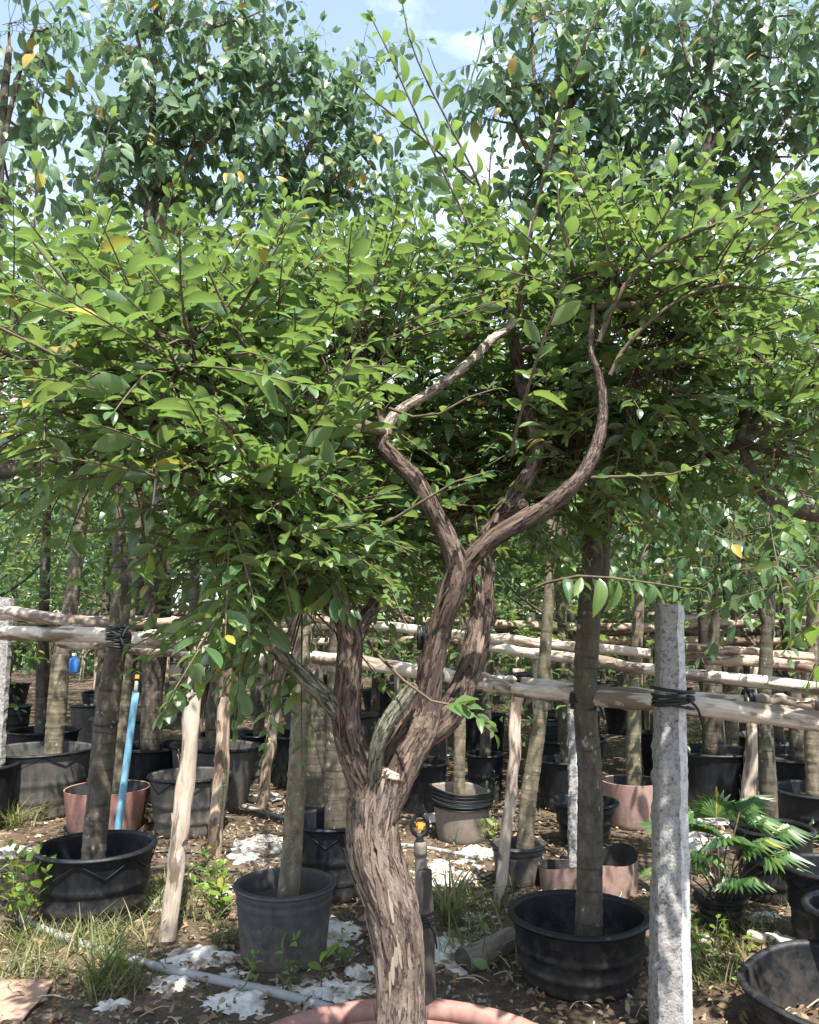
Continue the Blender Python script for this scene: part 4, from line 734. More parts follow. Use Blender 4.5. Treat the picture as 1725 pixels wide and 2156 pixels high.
for rowd, n in ((20.5, 12), (24.0, 13), (29.0, 14)):
    half = rowd * 0.56 + 1
    for k in range(n):
        o = fp if first else copy_tree(fp, fs); first = False
        x = -half + 2 * half * (k + 0.5 + random.uniform(-0.3, 0.3)) / n; y = rowd + random.uniform(-1, 1)
        o.location = (x, y, float(gz(x, y))); o.rotation_euler = (0, 0, random.uniform(0, 6.28)); s = random.uniform(0.85, 1.25); o.scale = (s, s, s * random.uniform(0.9, 1.1))

# ------------------------------------------------------------------ rails and posts
def pole(name, label, cat, pts, material='log_peeled', seed=0, group=None, flakes=6):
    P = [at(x, y, d) for x, y, w_, d in pts]; R = [w_ * d / F_PX / 2 for x, y, w_, d in pts]; ln = np.linalg.norm(P[-1] - P[0])
    Pp = crom(np.c_[np.array(P), R], 12); Pp[1:-1, :3] += RNG.normal(0, 0.004, (10, 3))
    mb = MB(); mb.tube(Pp[:, :3], Pp[:, 3], 18, seg=int(ln / 0.022) + 6, rough=0.10, seed=seed, knots=0.26, fl=8)
    o = mb.build(name, material, base=P[0]); tag(o, label, cat, group)
    if flakes:
        fb = MB()
        for k in range(int(flakes * ln) + 1):     # loose curls of bark and knots
            q = RNG.uniform(0.05, 0.95); i = q * 11; a = int(i); c = Pp[a, :3] * (1 - (i - a)) + Pp[min(a + 1, 11), :3] * (i - a); r = Pp[a, 3]; ax = nrm(P[-1] - P[0]); u = nrm(np.cross(ax, RNG.normal(0, 1, 3))); w2 = np.cross(ax, u)
            c2 = c + u * r * 0.98; l2 = RNG.uniform(0.012, 0.04); w3 = RNG.uniform(0.004, 0.012)
            fb.add([c2 - ax * l2 - w2 * w3, c2 - ax * l2 + w2 * w3, c2 + ax * l2 * 0.2 + w2 * w3 + u * 0.006, c2 + ax * l2 * 0.2 - w2 * w3 + u * 0.006, c2 + ax * l2 + u * RNG.uniform(0.008, 0.02) + w2 * w3 * 0.5, c2 + ax * l2 + u * 0.014 - w2 * w3 * 0.6], [(0, 1, 2, 3), (3, 2, 4, 5)])
        fb.build('bark_flakes', 'log_brown', o, kind='stuff')
    return o
RG = 'peeled log rails tied along the rows'
pole('rail_pole', 'thick pale rail tied to the leaning ringed trunk and the tall log post', 'rail', [(-60, 1330, 27, 3.78), (120, 1337, 29, 3.72), (300, 1346, 32, 3.66), (430, 1352, 36, 3.62), (560, 1388, 30, 3.58)], seed=1, group=RG, flakes=9)
pole('rail_pole', 'pale rail above the thickest one, ending behind the leaning ringed trunk', 'rail', [(-60, 1284, 26, 4.0), (80, 1298, 27, 3.98), (180, 1310, 27, 3.95), (255, 1312, 22, 3.93)], seed=2, group=RG)
pole('rail_pole', 'thin brown rail running right from the leaning ringed trunk at the top', 'rail', [(262, 1312, 17, 4.1), (400, 1310, 18, 4.1), (540, 1312, 15, 4.1)], 'log_brown', seed=3, group=RG)
pole('rail_pole', 'thin rail slung under the thickest pale one', 'rail', [(120, 1352, 15, 3.85), (260, 1366, 18, 3.85), (400, 1380, 18, 3.85), (545, 1402, 15, 3.85)], seed=4, group=RG)
pole('rail_pole', 'pale rail passing between the cut stub and the forks of peeling bark', 'rail', [(585, 1372, 24, 3.5), (724, 1390, 27, 3.48), (880, 1414, 30, 3.45), (905, 1420, 28, 3.45)], seed=5, group=RG)
pole('rail_pole', 'pale rail from the forked tree to the yellowish post', 'rail', [(918, 1417, 27, 3.42), (1000, 1436, 28, 3.38), (1105, 1453, 28, 3.34)], seed=6, group=RG)
pole('rail_pole', 'short thin rail lying on the one at the yellowish post', 'rail', [(990, 1420, 15, 3.52), (1085, 1434, 16, 3.5)], seed=7, group=RG)
pole('rail_pole', 'thick mottled rail tied low on the granite post', 'rail', [(1085, 1452, 28, 3.32), (1240, 1468, 32, 3.1), (1400, 1484, 35, 2.85), (1560, 1497, 38, 2.75), (1780, 1522, 44, 2.62)], seed=8, group=RG, flakes=9)
pole('rail_pole', 'slender rail resting above the thick mottled one at the granite post', 'rail', [(1100, 1434, 16, 3.36), (1240, 1447, 18, 3.15), (1400, 1463, 19, 2.92), (1580, 1474, 19, 2.82)], seed=9, group=RG)
pole('rail_pole', 'rail end overlapping the slender one at the black tie', 'rail', [(1572, 1470, 24, 2.86), (1660, 1478, 25, 2.8), (1780, 1492, 28, 2.72)], seed=10, group=RG)
pole('rail_pole', 'second-row rail sloping past the top of the thick double trunk', 'rail', [(1010, 1360, 18, 4.9), (1105, 1374, 20, 4.6), (1240, 1390, 22, 4.2), (1390, 1414, 22, 3.8), (1560, 1432, 26, 3.5), (1760, 1456, 27, 3.2)], seed=11, group=RG)
pole('rail_pole', 'upper second-row rail with a torn bark end', 'rail', [(790, 1317, 18, 5.2), (896, 1328, 20, 5.0), (1000, 1340, 20, 4.85), (1105, 1352, 19, 4.7), (1240, 1364, 20, 4.5), (1370, 1376, 20, 4.4)], seed=12, group=RG)
pole('rail_pole', 'grey weathered rail reaching from behind the granite post', 'rail', [(1390, 1362, 18, 4.5), (1500, 1370, 20, 4.4), (1620, 1378, 20, 4.3), (1712, 1384, 18, 4.25)], 'log_brown', seed=13, group=RG)
pole('rail_pole', 'grey weathered rail with a blunt end below the other one', 'rail', [(1440, 1386, 16, 4.45), (1570, 1394, 20, 4.3), (1710, 1404, 24, 4.2)], 'log_brown', seed=14, group=RG)
pole('rail_pole', 'thin second-row rail half hidden behind the left fork', 'rail', [(590, 1300, 15, 5.6), (700, 1308, 16, 5.5), (800, 1320, 16, 5.4)], 'log_brown', seed=15, group=RG)
FG = 'thin rails of the farther rows'; k = 0
for rowd, z in ((6.3, 1.22), (7.6, 1.27), (9.0, 1.32), (10.5, 1.36), (12.2, 1.42), (14.2, 1.48), (16.6, 1.55)):
    half = rowd * 0.53 + 0.5
    for q in (0, 1):
        x0 = -half
        while x0 < half:
            ln = random.uniform(2.6, 4.2); x1 = min(x0 + ln, half + 0.6); r = random.uniform(0.025, 0.042)
            P = [np.array((x, rowd - 0.10 * x + 0.18 * q + random.uniform(-.06, .06), z - 0.09 * q + random.uniform(-.05, .05))) for x in (x0 - 0.15, (x0 + x1) / 2, x1)]
            mb = MB(); mb.tube(P, [r, r * 1.05, r * 0.85], 8, seg=16, rough=0.10, seed=k, knots=0.15, fl=6); o = mb.build('rail_pole', ('log_peeled', 'log_brown', 'log_dark')[k % 3], base=P[0]); tag(o, 'thin peeled rail in the farther rows of potted trees', 'rail', FG); k += 1; x0 = x1
    for x in np.arange(-half, half, 2.3):
        xx = x + random.uniform(-.3, .3); yy = rowd - 0.10 * xx + 0.1; lean = random.uniform(-.08, .08)
        mb = MB(); g0 = float(gz(xx, yy)); P = [np.array((xx, yy, g0 - 0.05)), np.array((xx + lean * .5, yy, 0.6)), np.array((xx + lean, yy, z + 0.10))]; mb.tube(P, [0.04, 0.036, 0.032], 8, seg=14, rough=0.1, seed=k, knots=0.15, fl=6); o = mb.build('log_post', ('log_peeled', 'log_brown')[k % 2], base=(xx, yy, g0)); tag(o, 'slim log post holding the rails of the farther rows', 'post', 'log posts of the farther rows'); k += 1
def post(label, top, foot, wt, wf, material, seed, mid=None, over=0.0):
    d = on_ground(*foot)[1]; pts = [(foot[0], foot[1] + 14, wf, d)] + ([(*mid, (wt + wf) / 2, d)] if mid else []) + [(top[0], top[1], wt, d + over)]
    o = pole('log_post', label, 'post', pts, material, seed, 'log posts under the rails', flakes=12); return o
post('tall knotty pale log post strapped to the thickest rail', (428, 1292), (350, 1982), 30, 34, 'log_tan', 31, mid=(392, 1640))
post('split log post beside the tall knotty one, no strap', (478, 1378), (449, 1800), 26, 30, 'log_brown', 32, mid=(466, 1600))
post('short crooked log post behind the hanging leafy spray', (588, 1395), (546, 1702), 22, 22, 'log_brown', 33, mid=(574, 1540))
post('yellowish log post at the joint of two rails', (1092, 1408), (1048, 1905), 24, 22, 'log_tan', 34, mid=(1078, 1650))
post('log post with a dark cleft beside the thick-rimmed black pot', (1598, 1405), (1574, 1722), 30, 36, 'log_tan', 35, mid=(1588, 1560))
post('thin brown stake just behind the thick double trunk', (1214, 1500), (1212, 1800), 13, 15, 'log_brown', 36)

# ------------------------------------------------------------------ granite posts
def granite(label, px, py_top, d, w, wt, lean, seed, edge='granite_sawn'):
    top = at(px, py_top, d); z1 = top[2]; n = 90; mb = MB(); mc_ = MB()
    # section: rough left/front faces, a sawn chamfer on the right
    sec = [(-0.5, 0.5), (-0.52, -0.1), (-0.48, -0.42), (-0.36, -0.5), (-0.22, -0.51), (-0.08, -0.5), (0.06, -0.5), (0.18, -0.49), (0.36, -0.38), (0.5, -0.24), (0.5, 0.5)]
    zs = np.linspace(-0.15, z1, n); base = np.array((top[0] - lean, d, 0.0)); rows = []
    for z in zs:
        t_ = (z + 0.15) / (z1 + 0.15); ww = w + (wt - w) * t_; rows.append([(base[0] + lean * t_ + ww * sx, base[1] + ww * 0.85 * sy, z) for sx, sy in sec])
    R = np.array(rows); dn = vn(R * np.array((28, 28, 22)), seed) * 0.0075 + vn(R * 75, seed + 1) * 0.004
    wgt = np.array([1, 1, 1, 1, 1, 1, 1, 0.5, 0.15, 0.5, 1.0]); cen = R.mean(1, keepdims=True); R = R + nrm((R - cen) * np.array((1, 1, 0))) * (dn * wgt)[..., None]
    R[-1, :, 2] += vn(R[-1] * 40, 9) * 0.012; R[-1, :, 2] -= np.linspace(0, 0.012, len(sec))
    m_ = len(sec); i = np.arange(n - 1)[:, None] * m_; j = np.arange(m_)[None]; jn = (j + 1) % m_; Q = np.stack([i + j, i + jn, i + m_ + jn, i + m_ + j], -1)
    rough_cols = [c for c in range(m_) if c not in (7, 8)]
    mb.add(R.reshape(-1, 3), Q[:, rough_cols].reshape(-1, 4)); cT = R[-1].mean(0); a = len(R.reshape(-1, 3))
    mb.V[0] = np.vstack([mb.V[0], cT]); mb.B[0] = mb.V[0]; mb.n += 1; mb.T.append(np.array([((n - 1) * m_ + q, (n - 1) * m_ + (q + 1) % m_, a) for q in range(m_)]))
    t = thing('granite_post', label, 'post', (base[0], d, float(gz(base[0], d))), None)
    mb.build('shaft', 'granite_rough', t, smooth=False); mc_.add(R.reshape(-1, 3), Q[:, [7, 8]].reshape(-1, 4)); mc_.build('sawn_edge', edge, t); return t
granite('rough granite post with a pale sawn edge and a black strap round it', 1411, 1270, 2.6, 0.118, 0.076, 0.055, 5)
granite('thin pale granite post behind the thick double trunk', 1207, 1475, 3.95, 0.052, 0.046, 0.02, 6)
granite('grey granite post top showing above the leftmost rails', 12, 1256, 5.2, 0.09, 0.08, 0.0, 7, 'granite_rough')

# ------------------------------------------------------------------ black straps and ties
def strap(label, px, py, d, rx, rz_, turns=5, axis='v', r=0.004, spread=0.05, tail=True, thick=None):
    c = at(px, py, d); mb = MB(); th = np.linspace(0, 2 * math.pi, 15)
    for k in range(turns):
        off = (k / max(1, turns - 1) - 0.5) * spread; tl = random.uniform(-0.35, 0.35) * spread; ex = 1 + random.uniform(0, 0.10)
        if axis == 'v': P = [c + np.array((rx * ex * math.cos(a), rz_ * ex * math.sin(a), off + tl * math.cos(a))) for a in th]
        else: P = [c + np.array((off + tl * math.cos(a), rz_ * ex * math.cos(a), rx * ex * math.sin(a))) for a in th]
        mb.tube(P, r * random.uniform(0.8, 1.2), 6, seg=28, cap=False)
    if tail: mb.tube([c + np.array((rx * 0.5, -rz_, 0)), c + np.array((rx * 0.9, -rz_ * 1.2, -0.03)), c + np.array((rx * 1.1, -rz_ * 1.1, -0.07))], [r, r, r * 0.6], 5, seg=6)
    tag(mb.build('tie_strap', 'tie_black', base=c), label, 'strap', 'black straps on the rails')
strap('black strap wound round the granite post', 1417, 1468, 2.6, 0.058, 0.058, 6, spread=0.045, r=0.0048)
strap('black tape wound round the leaning ringed trunk', 250, 1342, 3.45, 0.045, 0.045, 9, spread=0.075, r=0.006)
strap('black strap hanging over the thickest rail by the tall log post', 405, 1340, 3.63, 0.055, 0.055, 5, 'h', spread=0.035, r=0.006)
strap('loose black strap at the head of the split log post', 478, 1386, 4.3, 0.05, 0.05, 5, 'v', spread=0.05, r=0.007)
strap('black tape wound round the thick double trunk', 1232, 1472, 3.1, 0.050, 0.050, 7, spread=0.05, r=0.005)
strap('black tie where the slender rail meets the next rail end', 1577, 1471, 2.83, 0.026, 0.026, 5, 'h', spread=0.03, r=0.005, tail=False)
strap('black tie at the head of the yellowish log post', 1092, 1432, 3.55, 0.055, 0.055, 5, 'v', spread=0.05, r=0.005)
strap('black tie holding the two second-row rails together', 890, 1345, 5.0, 0.07, 0.07, 5, 'h', spread=0.05, r=0.007)

# ------------------------------------------------------------------ pots and pieces without a visible tree
def lone_pot(label, rim, style, soil=0.08, tilt=None, rb=0.84, brace=False, seed=0):
    c, R, H = pot_place(*rim); t = thing('plant_pot', label, 'pot', c); pot_parts(t, c, R, R * rb, H, style, soil, brace=brace, tilt=tilt, seed=seed); return c, R, H
lone_pot('tall black pot with a braced rim below the thick-rimmed one', (1648, 1850, 1822, 2030), 'black', brace=True, seed=3)
lone_pot('black pot with a dented rim standing in yellow weeds under the granite post', (1562, 1900, 2062, 2260), 'black', tilt=(0.02, 0.02, 0.012), seed=4, soil=0.2)
lone_pot('tapering black pot behind the thick double trunk', (1157, 1302, 1688, 1795), 'black', rb=0.66, seed=5)
lone_pot('small square-sided black pot under the leftmost rails', (8, 66, 1485, 1570), 'black', seed=6)
lone_pot('dusty pot in the shade between the log posts', (528, 590, 1570, 1650), 'dusty', seed=7)
# torn brown ring of sheet
c, R, H = pot_place(1132, 1345, 1822, 1902); mb = MB(); mi = MB(); n = 60; top = []; bot = []
for k in range(n + 1):
    a = k / n * 2 * math.pi; rr = R * (1 + 0.05 * math.sin(2 * a + 1)); zt = H * 1.25 * (0.95 + 0.42 * math.sin(a * 1 + 2.0) * (0.5 + 0.5 * math.sin(a)) + 0.10 * math.sin(3 * a)); top.append(c + np.array((rr * math.cos(a), rr * 0.8 * math.sin(a), zt))); bot.append(c + np.array((rr * 0.97 * math.cos(a), rr * 0.78 * math.sin(a), 0)))
V = np.vstack([top, bot]); k = np.arange(n); Q = np.stack([k, k + n + 1, k + n + 2, k + 1], -1); ring_o = thing('fabric_ring', 'empty torn brown fabric ring with a black lining behind the large black pot', 'fabric ring', c)
cen = np.array((c[0], c[1], 0)); mb.add(V, Q); o = mb.build('outer_sheet', 'fabric_pink', ring_o); V2 = V.copy(); V2[:, :2] = cen[:2] + (V[:, :2] - cen[:2]) * 0.975; mi.add(V2, Q[:, ::-1]); mi.build('lining', 'pot_rubber_in', ring_o)
# terracotta-coloured sheet lying in the corner
def flat_piece(name, label, cat, outline, material, lift, curl, thick=0.006, group=None):
    P = np.array([on_ground(x, y) for x, y in outline]); c = P.mean(0); rings = 7; V = []; n = len(P)
    for q in range(rings + 1):
        f = q / rings; W = c + (P - c) * f; W[:, 2] = gz(W[:, 0], W[:, 1]) + lift + curl * f ** 3 * (0.5 + 0.5 * np.sin(np.arange(n) * 1.1)); V.append(W)
    V = np.vstack(V); U = V.copy(); U[:, 2] -= thick; m_ = len(V); Q = []
    for q in range(rings):
        for k in range(n): Q.append((q * n + k, q * n + (k + 1) % n, (q + 1) * n + (k + 1) % n, (q + 1) * n + k))
    Q = np.array(Q); e = [(rings * n + k, rings * n + (k + 1) % n, m_ + rings * n + (k + 1) % n, m_ + rings * n + k) for k in range(n)]
    mb = MB(); mb.add(np.vstack([V, U]), np.vstack([Q, Q[:, ::-1] + m_, e])); tag(mb.build(name, material, base=c), label, cat, group)
flat_piece('fabric_sheet', 'reddish-brown sheet lying on the ground by the grass clump', 'sheet', [(-60, 2082), (20, 2078), (112, 2082), (96, 2110), (66, 2135), (40, 2165), (0, 2185), (-80, 2190)], 'fabric_brown', 0.02, 0.012)

# ------------------------------------------------------------------ pipes, sprinklers, jug, logs on the ground
def ground_tube(name, label, cat, pts, r, material, rough=0.0, lift=None):
    P = [on_ground(x, y, (r * 0.7 if lift is None else lift)) for x, y in pts]; mb = MB(); mb.tube(P, r, 14, rough=rough, knots=rough, seed=len(label), seg=40); tag(mb.build(name, material, base=P[0]), label, cat)
ground_tube('water_pipe', 'grey plastic water pipe running over white scraps past the grey pot', 'pipe', [(40, 1942), (140, 1978), (240, 2014), (340, 2048), (500, 2086), (620, 2112), (760, 2150)], 0.016, 'pipe_grey')
ground_tube('water_pipe', 'thin grey water pipe leading to the braced black pot', 'pipe', [(430, 1678), (500, 1700), (560, 1716), (620, 1734)], 0.015, 'pipe_grey')
ground_tube('water_pipe', 'thin pipe half covered by litter beyond the sprinkler', 'pipe', [(830, 1784), (900, 1794), (1010, 1812)], 0.011, 'pipe_grey')
ground_tube('cut_log', 'pale cut log lying beside the granite post above the fan palm', 'log', [(1418, 1822), (1470, 1800), (1532, 1772)], 0.032, 'log_peeled', 0.08)
ground_tube('cut_log', 'short pale log lying among scraps near the braced black pot', 'log', [(1580, 1985), (1630, 2000), (1690, 2016)], 0.028, 'log_peeled', 0.10)
ground_tube('cut_log', 'grey log lying behind the large black pot in the weeds', 'log', [(975, 2040), (1030, 2022), (1080, 2000)], 0.045, 'log_dark', 0.10)
# sprinkler on its standpipe
sd_ = 2.5; b = at(886, 1200, sd_); b[2] = float(gz(b[0], b[1])) - 0.01; sp_o = thing('sprinkler', 'sprinkler with a black ring head and orange rotor on a brown pipe', 'sprinkler', b)
px2m = sd_ / F_PX; ztop = at(886, 1775, sd_)[2]; mb = MB(); mb.tube([b, (b[0], b[1], ztop * 0.5), (b[0] - 0.002, b[1], ztop)], 0.0165, 14, seg=20); sp_p = mb.build('standpipe', 'pipe_dark', sp_o)
mb = MB(); mb.tube([(b[0] - .002, b[1], ztop - 0.035), (b[0] - .002, b[1], ztop + 0.004)], 0.0195, 14, seg=3); mb.build('collar', 'pipe_dark', sp_p)
hc = at(884, 1738, sd_); mb = MB(); mb.tube([hc + np.array((0.024 * math.cos(a), 0.0, 0.029 * math.sin(a))) for a in np.linspace(0, 2 * math.pi, 17)], 0.0062, 8, seg=32, cap=False)
mb.tube([(hc[0], hc[1], ztop), hc - UP * 0.04, hc - UP * 0.026], [0.013, 0.012, 0.008], 10, seg=5); mb.tube([hc + UP * 0.026, hc + UP * 0.044], [0.008, 0.006], 8, seg=2); hd = mb.build('ring_head', 'tie_black', sp_o)
mb = MB(); mb.box(hc + np.array((0, 0, 0)), (0.016, 0.012, 0.018), 0.4); mb.box(hc + np.array((0.004, 0, 0.003)), (0.030, 0.006, 0.006), 0.2); mb.box(hc - UP * 0.008, (0.006, 0.006, 0.022)); mb.build('rotor', 'orange', hd, smooth=False)
mb = MB(); s0 = at(896, 1832, sd_ - 0.03); mb.tube([(s0[0] + .002, s0[1], b[2] - 0.02), (s0[0] + 0.003, s0[1], 0.3), s0], [0.026, 0.023, 0.018], 12, rough=0.12, knots=0.12, seed=4, seg=30); tag(mb.build('wood_stake', 'log_dark', base=(s0[0], s0[1], b[2])), 'dark rotten wood stake taped to the sprinkler pipe', 'stake')
strap('black tape tying the sprinkler pipe to its stake', 890, 1932, sd_ - 0.015, 0.036, 0.036, 5, spread=0.03, r=0.004)
mb = MB(); q = at(896, 1812, sd_); mb.box(q + UP * 0.0, (0.008, 0.004, 0.055)); tag(mb.build('tape_strip', 'tarp_teal'), 'small teal tape strip stuck upright beside the sprinkler pipe', 'tape')
# blue standpipe
bd = 4.55; b = at(268, 1200, bd); b[2] = float(gz(b[0], b[1])); zt = at(286, 1458, bd); t2 = thing('sprinkler', 'blue standpipe with a small orange-topped sprinkler beside the red fabric pot', 'sprinkler', b)
mb = MB(); mb.tube([b, (b + zt) / 2, zt], 0.019, 12, seg=16); pp = mb.build('standpipe', 'pipe_blue', t2); mb = MB(); mb.tube([zt, zt + np.array((0.003, 0, 0.06))], [0.012, 0.010], 10, seg=3); mb.build('riser', 'pipe_grey', t2)
hc = zt + np.array((0.004, 0, 0.085)); mb = MB(); mb.tube([hc + np.array((0.022 * math.cos(a), 0, 0.024 * math.sin(a))) for a in np.linspace(0, 2 * math.pi, 13)], 0.006, 6, seg=20, cap=False); hd = mb.build('ring_head', 'tie_black', t2); mb = MB(); mb.box(hc, (0.022, 0.012, 0.02), 0.3); mb.build('rotor', 'orange', hd, smooth=False)
# hanging blue jug
jd = 5.6; c = at(155, 1418, jd); t2 = thing('plastic_jug', 'blue plastic jug hanging from a rail among the left trunks', 'jug', c); mb = MB(); mb.lathe([(0.001, 0), (0.028, 0.002), (0.032, 0.012), (0.032, 0.085), (0.026, 0.098), (0.012, 0.108), (0.012, 0.122)], c, 18, 0.02); mb.build('body', 'jug_blue', t2)
mb = MB(); mb.lathe([(0.015, 0.116), (0.015, 0.134), (0.001, 0.136)], c, 14); mb.build('cap', 'white_paint', t2); mb = MB(); mb.tube([c + UP * 0.13, c + UP * 0.2, c + UP * 0.26], 0.0025, 5, seg=4); mb.build('hanging_wire', 'tie_black', t2)
# pale string hanging from a shoot
mb = MB(); P = [at(352, 790, 1.55), at(341, 865, 1.54), at(330, 990, 1.54), at(322, 1070, 1.55)]; mb.tube(P, 0.0022, 5, seg=20); tag(mb.build('hanging_string', 'string', base=P[0]), 'pale string hanging straight down from a leafy shoot', 'string')
# far white shed, low white roof, teal tarpaulin
def shed(label, pxl, pxr, py_eave, py_ridge, d):
    L_, R_ = at(pxl, py_eave, d), at(pxr, py_eave, d); zr = at((pxl + pxr) / 2, py_ridge, d)[2]; cx = (L_[0] + R_[0]) / 2; g = float(gz(cx, d)); ze = L_[2]; xl, xr = L_[0], R_[0]
    t = thing('canopy_tent', label, 'tent', (cx, d, g)); A = [(xl, d, ze), (xr, d, ze), (xr, d + 3, ze), (xl, d + 3, ze), (cx - 0.08, d + 0.5, zr), (cx + 0.08, d + 0.5, zr), (cx + 0.08, d + 2.5, zr), (cx - 0.08, d + 2.5, zr)]
    A += [(x, y, ze - 0.14) for x, y, z in A[:4]]; mb = MB(); mb.add(A, [(0, 1, 5, 4), (1, 2, 6, 5), (2, 3, 7, 6), (3, 0, 4, 7), (4, 5, 6, 7), (8, 9, 1, 0), (9, 10, 2, 1), (10, 11, 3, 2), (11, 8, 0, 3)]); mb.build('roof', 'white_paint', t, smooth=False)
    for x, y in ((xl + 0.03, d + 0.03), (xr - 0.03, d + 0.03), (xl + 0.03, d + 2.97), (xr - 0.03, d + 2.97)):
        mb = MB(); mb.tube([(x, y, g - 0.02), (x, y, ze - 0.01)], 0.02, 8, seg=3); mb.build('leg', 'pipe_grey', t)
shed('white peaked canopy tent seen between the far trunks', 318, 406, 1252, 1198, 9.4)
shed('low flat white canopy tent beyond the far rails', 420, 500, 1258, 1243, 10.6)
mb = MB(); n = 14; P = []
for q in range(n + 1):
    for r_ in range(7): P.append(at(78 + 96 * q / n, 1096 + 22 * r_ / 6 + 6 * math.sin(q * 0.9), 16.2) + np.array((0, 0.08 * math.sin(q * 1.3 + r_), 0)))
k = [(q * 7 + r_, (q + 1) * 7 + r_, (q + 1) * 7 + r_ + 1, q * 7 + r_ + 1) for q in range(n) for r_ in range(6)]; mb.add(P, k); tag(mb.build('tarpaulin', 'tarp_teal'), 'teal tarpaulin hung between the far trunks on the left', 'tarpaulin')

# ------------------------------------------------------------------ white scraps of sheet on the ground
def scrap(px, py, wx, wy, seed):
    c = on_ground(px, py); k = c[1] / F_PX; rx = wx * k / 2; ry = wy * c[1] ** 2 / (F_PX * CAM_H) / 2; n = 56; rings = 16; V = []
    a = np.arange(n) * 2 * math.pi / n; ol = 1 + 0.38 * vn(np.stack([np.cos(a) * 1.6, np.sin(a) * 1.6, a * 0], -1) + seed * 3.1, seed) + 0.22 * vn(np.stack([np.cos(a) * 5, np.sin(a) * 5, a * 0], -1), seed + 4)
    for q in range(rings + 1):
        f = q / rings; x = c[0] + rx * ol * f * np.cos(a); y = c[1] + ry * ol * f * np.sin(a); p = np.stack([x, y, x * 0], -1)
        V.append(np.stack([x, y, gz(x, y) + 0.007 + 0.022 * vn(p * 9, seed) * (1 - f ** 4) + 0.014 * np.abs(vn(p * 27, seed + 2)) + 0.006 * vn(p * 60, seed + 3) - 0.012 * f ** 4], -1))
    V = np.vstack(V); Q = [(q * n + k2, q * n + (k2 + 1) % n, (q + 1) * n + (k2 + 1) % n, (q + 1) * n + k2) for q in range(rings) for k2 in range(n)]
    mb = MB(); mb.add(V, Q); return mb.build('sheet_scrap', 'white_sheet', base=c)
big = [(540, 1790, 150, 60, 'large crumpled white scrap of sheet behind the split log post'), (560, 2112, 270, 62, 'long white scrap of sheet under the grey water pipe'), (420, 2022, 170, 46, 'torn white scrap of sheet at the foot of the tall log post'), (690, 1965, 150, 60, 'white scrap of sheet between the grey pot and the peeling trunk'),
       (940, 2012, 110, 60, 'white scrap of sheet behind the sprinkler stake'), (950, 1838, 150, 46, 'white scrap of sheet beyond the sprinkler head'), (1470, 1712, 170, 40, 'white scrap of sheet behind the granite post'), (1480, 1770, 120, 34, 'white scrap of sheet beside the pale cut log'), (700, 2085, 170, 40, 'white scrap of sheet in front of the grey pot')]
for k, (x, y, a_, b_, lab) in enumerate(big): tag(scrap(x, y, a_, b_, 50 + k), lab, 'sheet scrap')
small = [(880, 1610, 70, 16), (940, 1585, 90, 16), (930, 1720, 70, 22), (1010, 1800, 80, 24), (560, 1680, 90, 18), (150, 1965, 60, 20), (30, 1795, 70, 26), (1250, 1790, 70, 20), (1180, 1620, 90, 16), (330, 1905, 60, 20), (360, 2080, 120, 34), (1640, 1990, 90, 30), (1420, 1745, 60, 20), (1540, 1560, 80, 12), (460, 1880, 50, 18), (760, 2050, 70, 28), (1000, 1930, 60, 22), (860, 1900, 60, 24), (620, 1640, 80, 14), (1600, 1940, 70, 20), (490, 2060, 90, 26), (240, 2120, 70, 20), (30, 2060, 50, 20), (1480, 1980, 60, 20), (1660, 2040, 60, 24)]
for k, (x, y, a_, b_) in enumerate(small): tag(scrap(x, y, a_, b_, 80 + k), 'small white scrap of torn sheet half buried in leaf litter', 'sheet scrap', 'small white scraps on the ground')

# ------------------------------------------------------------------ leaf litter, grass, weeds
n = 11000; d = 1.9 + RNG.uniform(0, 1, n) ** 1.6 * 7.0; x = RNG.uniform(-0.56, 0.56, n) * d; P = np.stack([x, d, gz(x, d) + RNG.uniform(0.004, 0.022, n)], -1)
D = np.stack([RNG.normal(0, 1, n), RNG.normal(0, 1, n), RNG.normal(0, 0.22, n)], -1); Nn = np.stack([RNG.normal(0, .45, n), RNG.normal(0, .45, n), np.ones(n)], -1); D = nrm(D); Nn = nrm(Nn - D * np.sum(D * Nn, 1, keepdims=True)); S = RNG.uniform(0.014, 0.046, n)
WL[None] = np.zeros(3)
o = leaves_mesh('leaf_litter', P, D, Nn, S, 'D', 'dry_leaf', None); o['label'] = 'dry brown leaf litter strewn over the nursery ground'; o['category'] = 'litter'
n = 3000; cl = RNG.normal(0, 1, (60, 2)); ci = RNG.integers(0, 60, n); d = 2.1 + np.abs((cl[ci, 0] * 1.3 + 2.4 + RNG.normal(0, 0.35, n))); x = (cl[ci, 1] * 0.28) * d + RNG.normal(0, 0.25, n); P = np.stack([x, d, gz(x, d) + RNG.uniform(0.006, 0.02, n)], -1)
D = nrm(np.stack([RNG.normal(0, 1, n), RNG.normal(0, 1, n), RNG.normal(0, 0.25, n)], -1)); Nn = np.stack([RNG.normal(0, .5, n), RNG.normal(0, .5, n), np.ones(n)], -1); Nn = nrm(Nn - D * np.sum(D * Nn, 1, keepdims=True))
o = leaves_mesh('sheet_crumbs', P, D, Nn, RNG.uniform(0.008, 0.032, n), 'D', 'dirty_sheet', None); o['label'] = 'crumbled bits of white sheet mixed into the leaf litter'; o['category'] = 'scraps'
tw = MB()
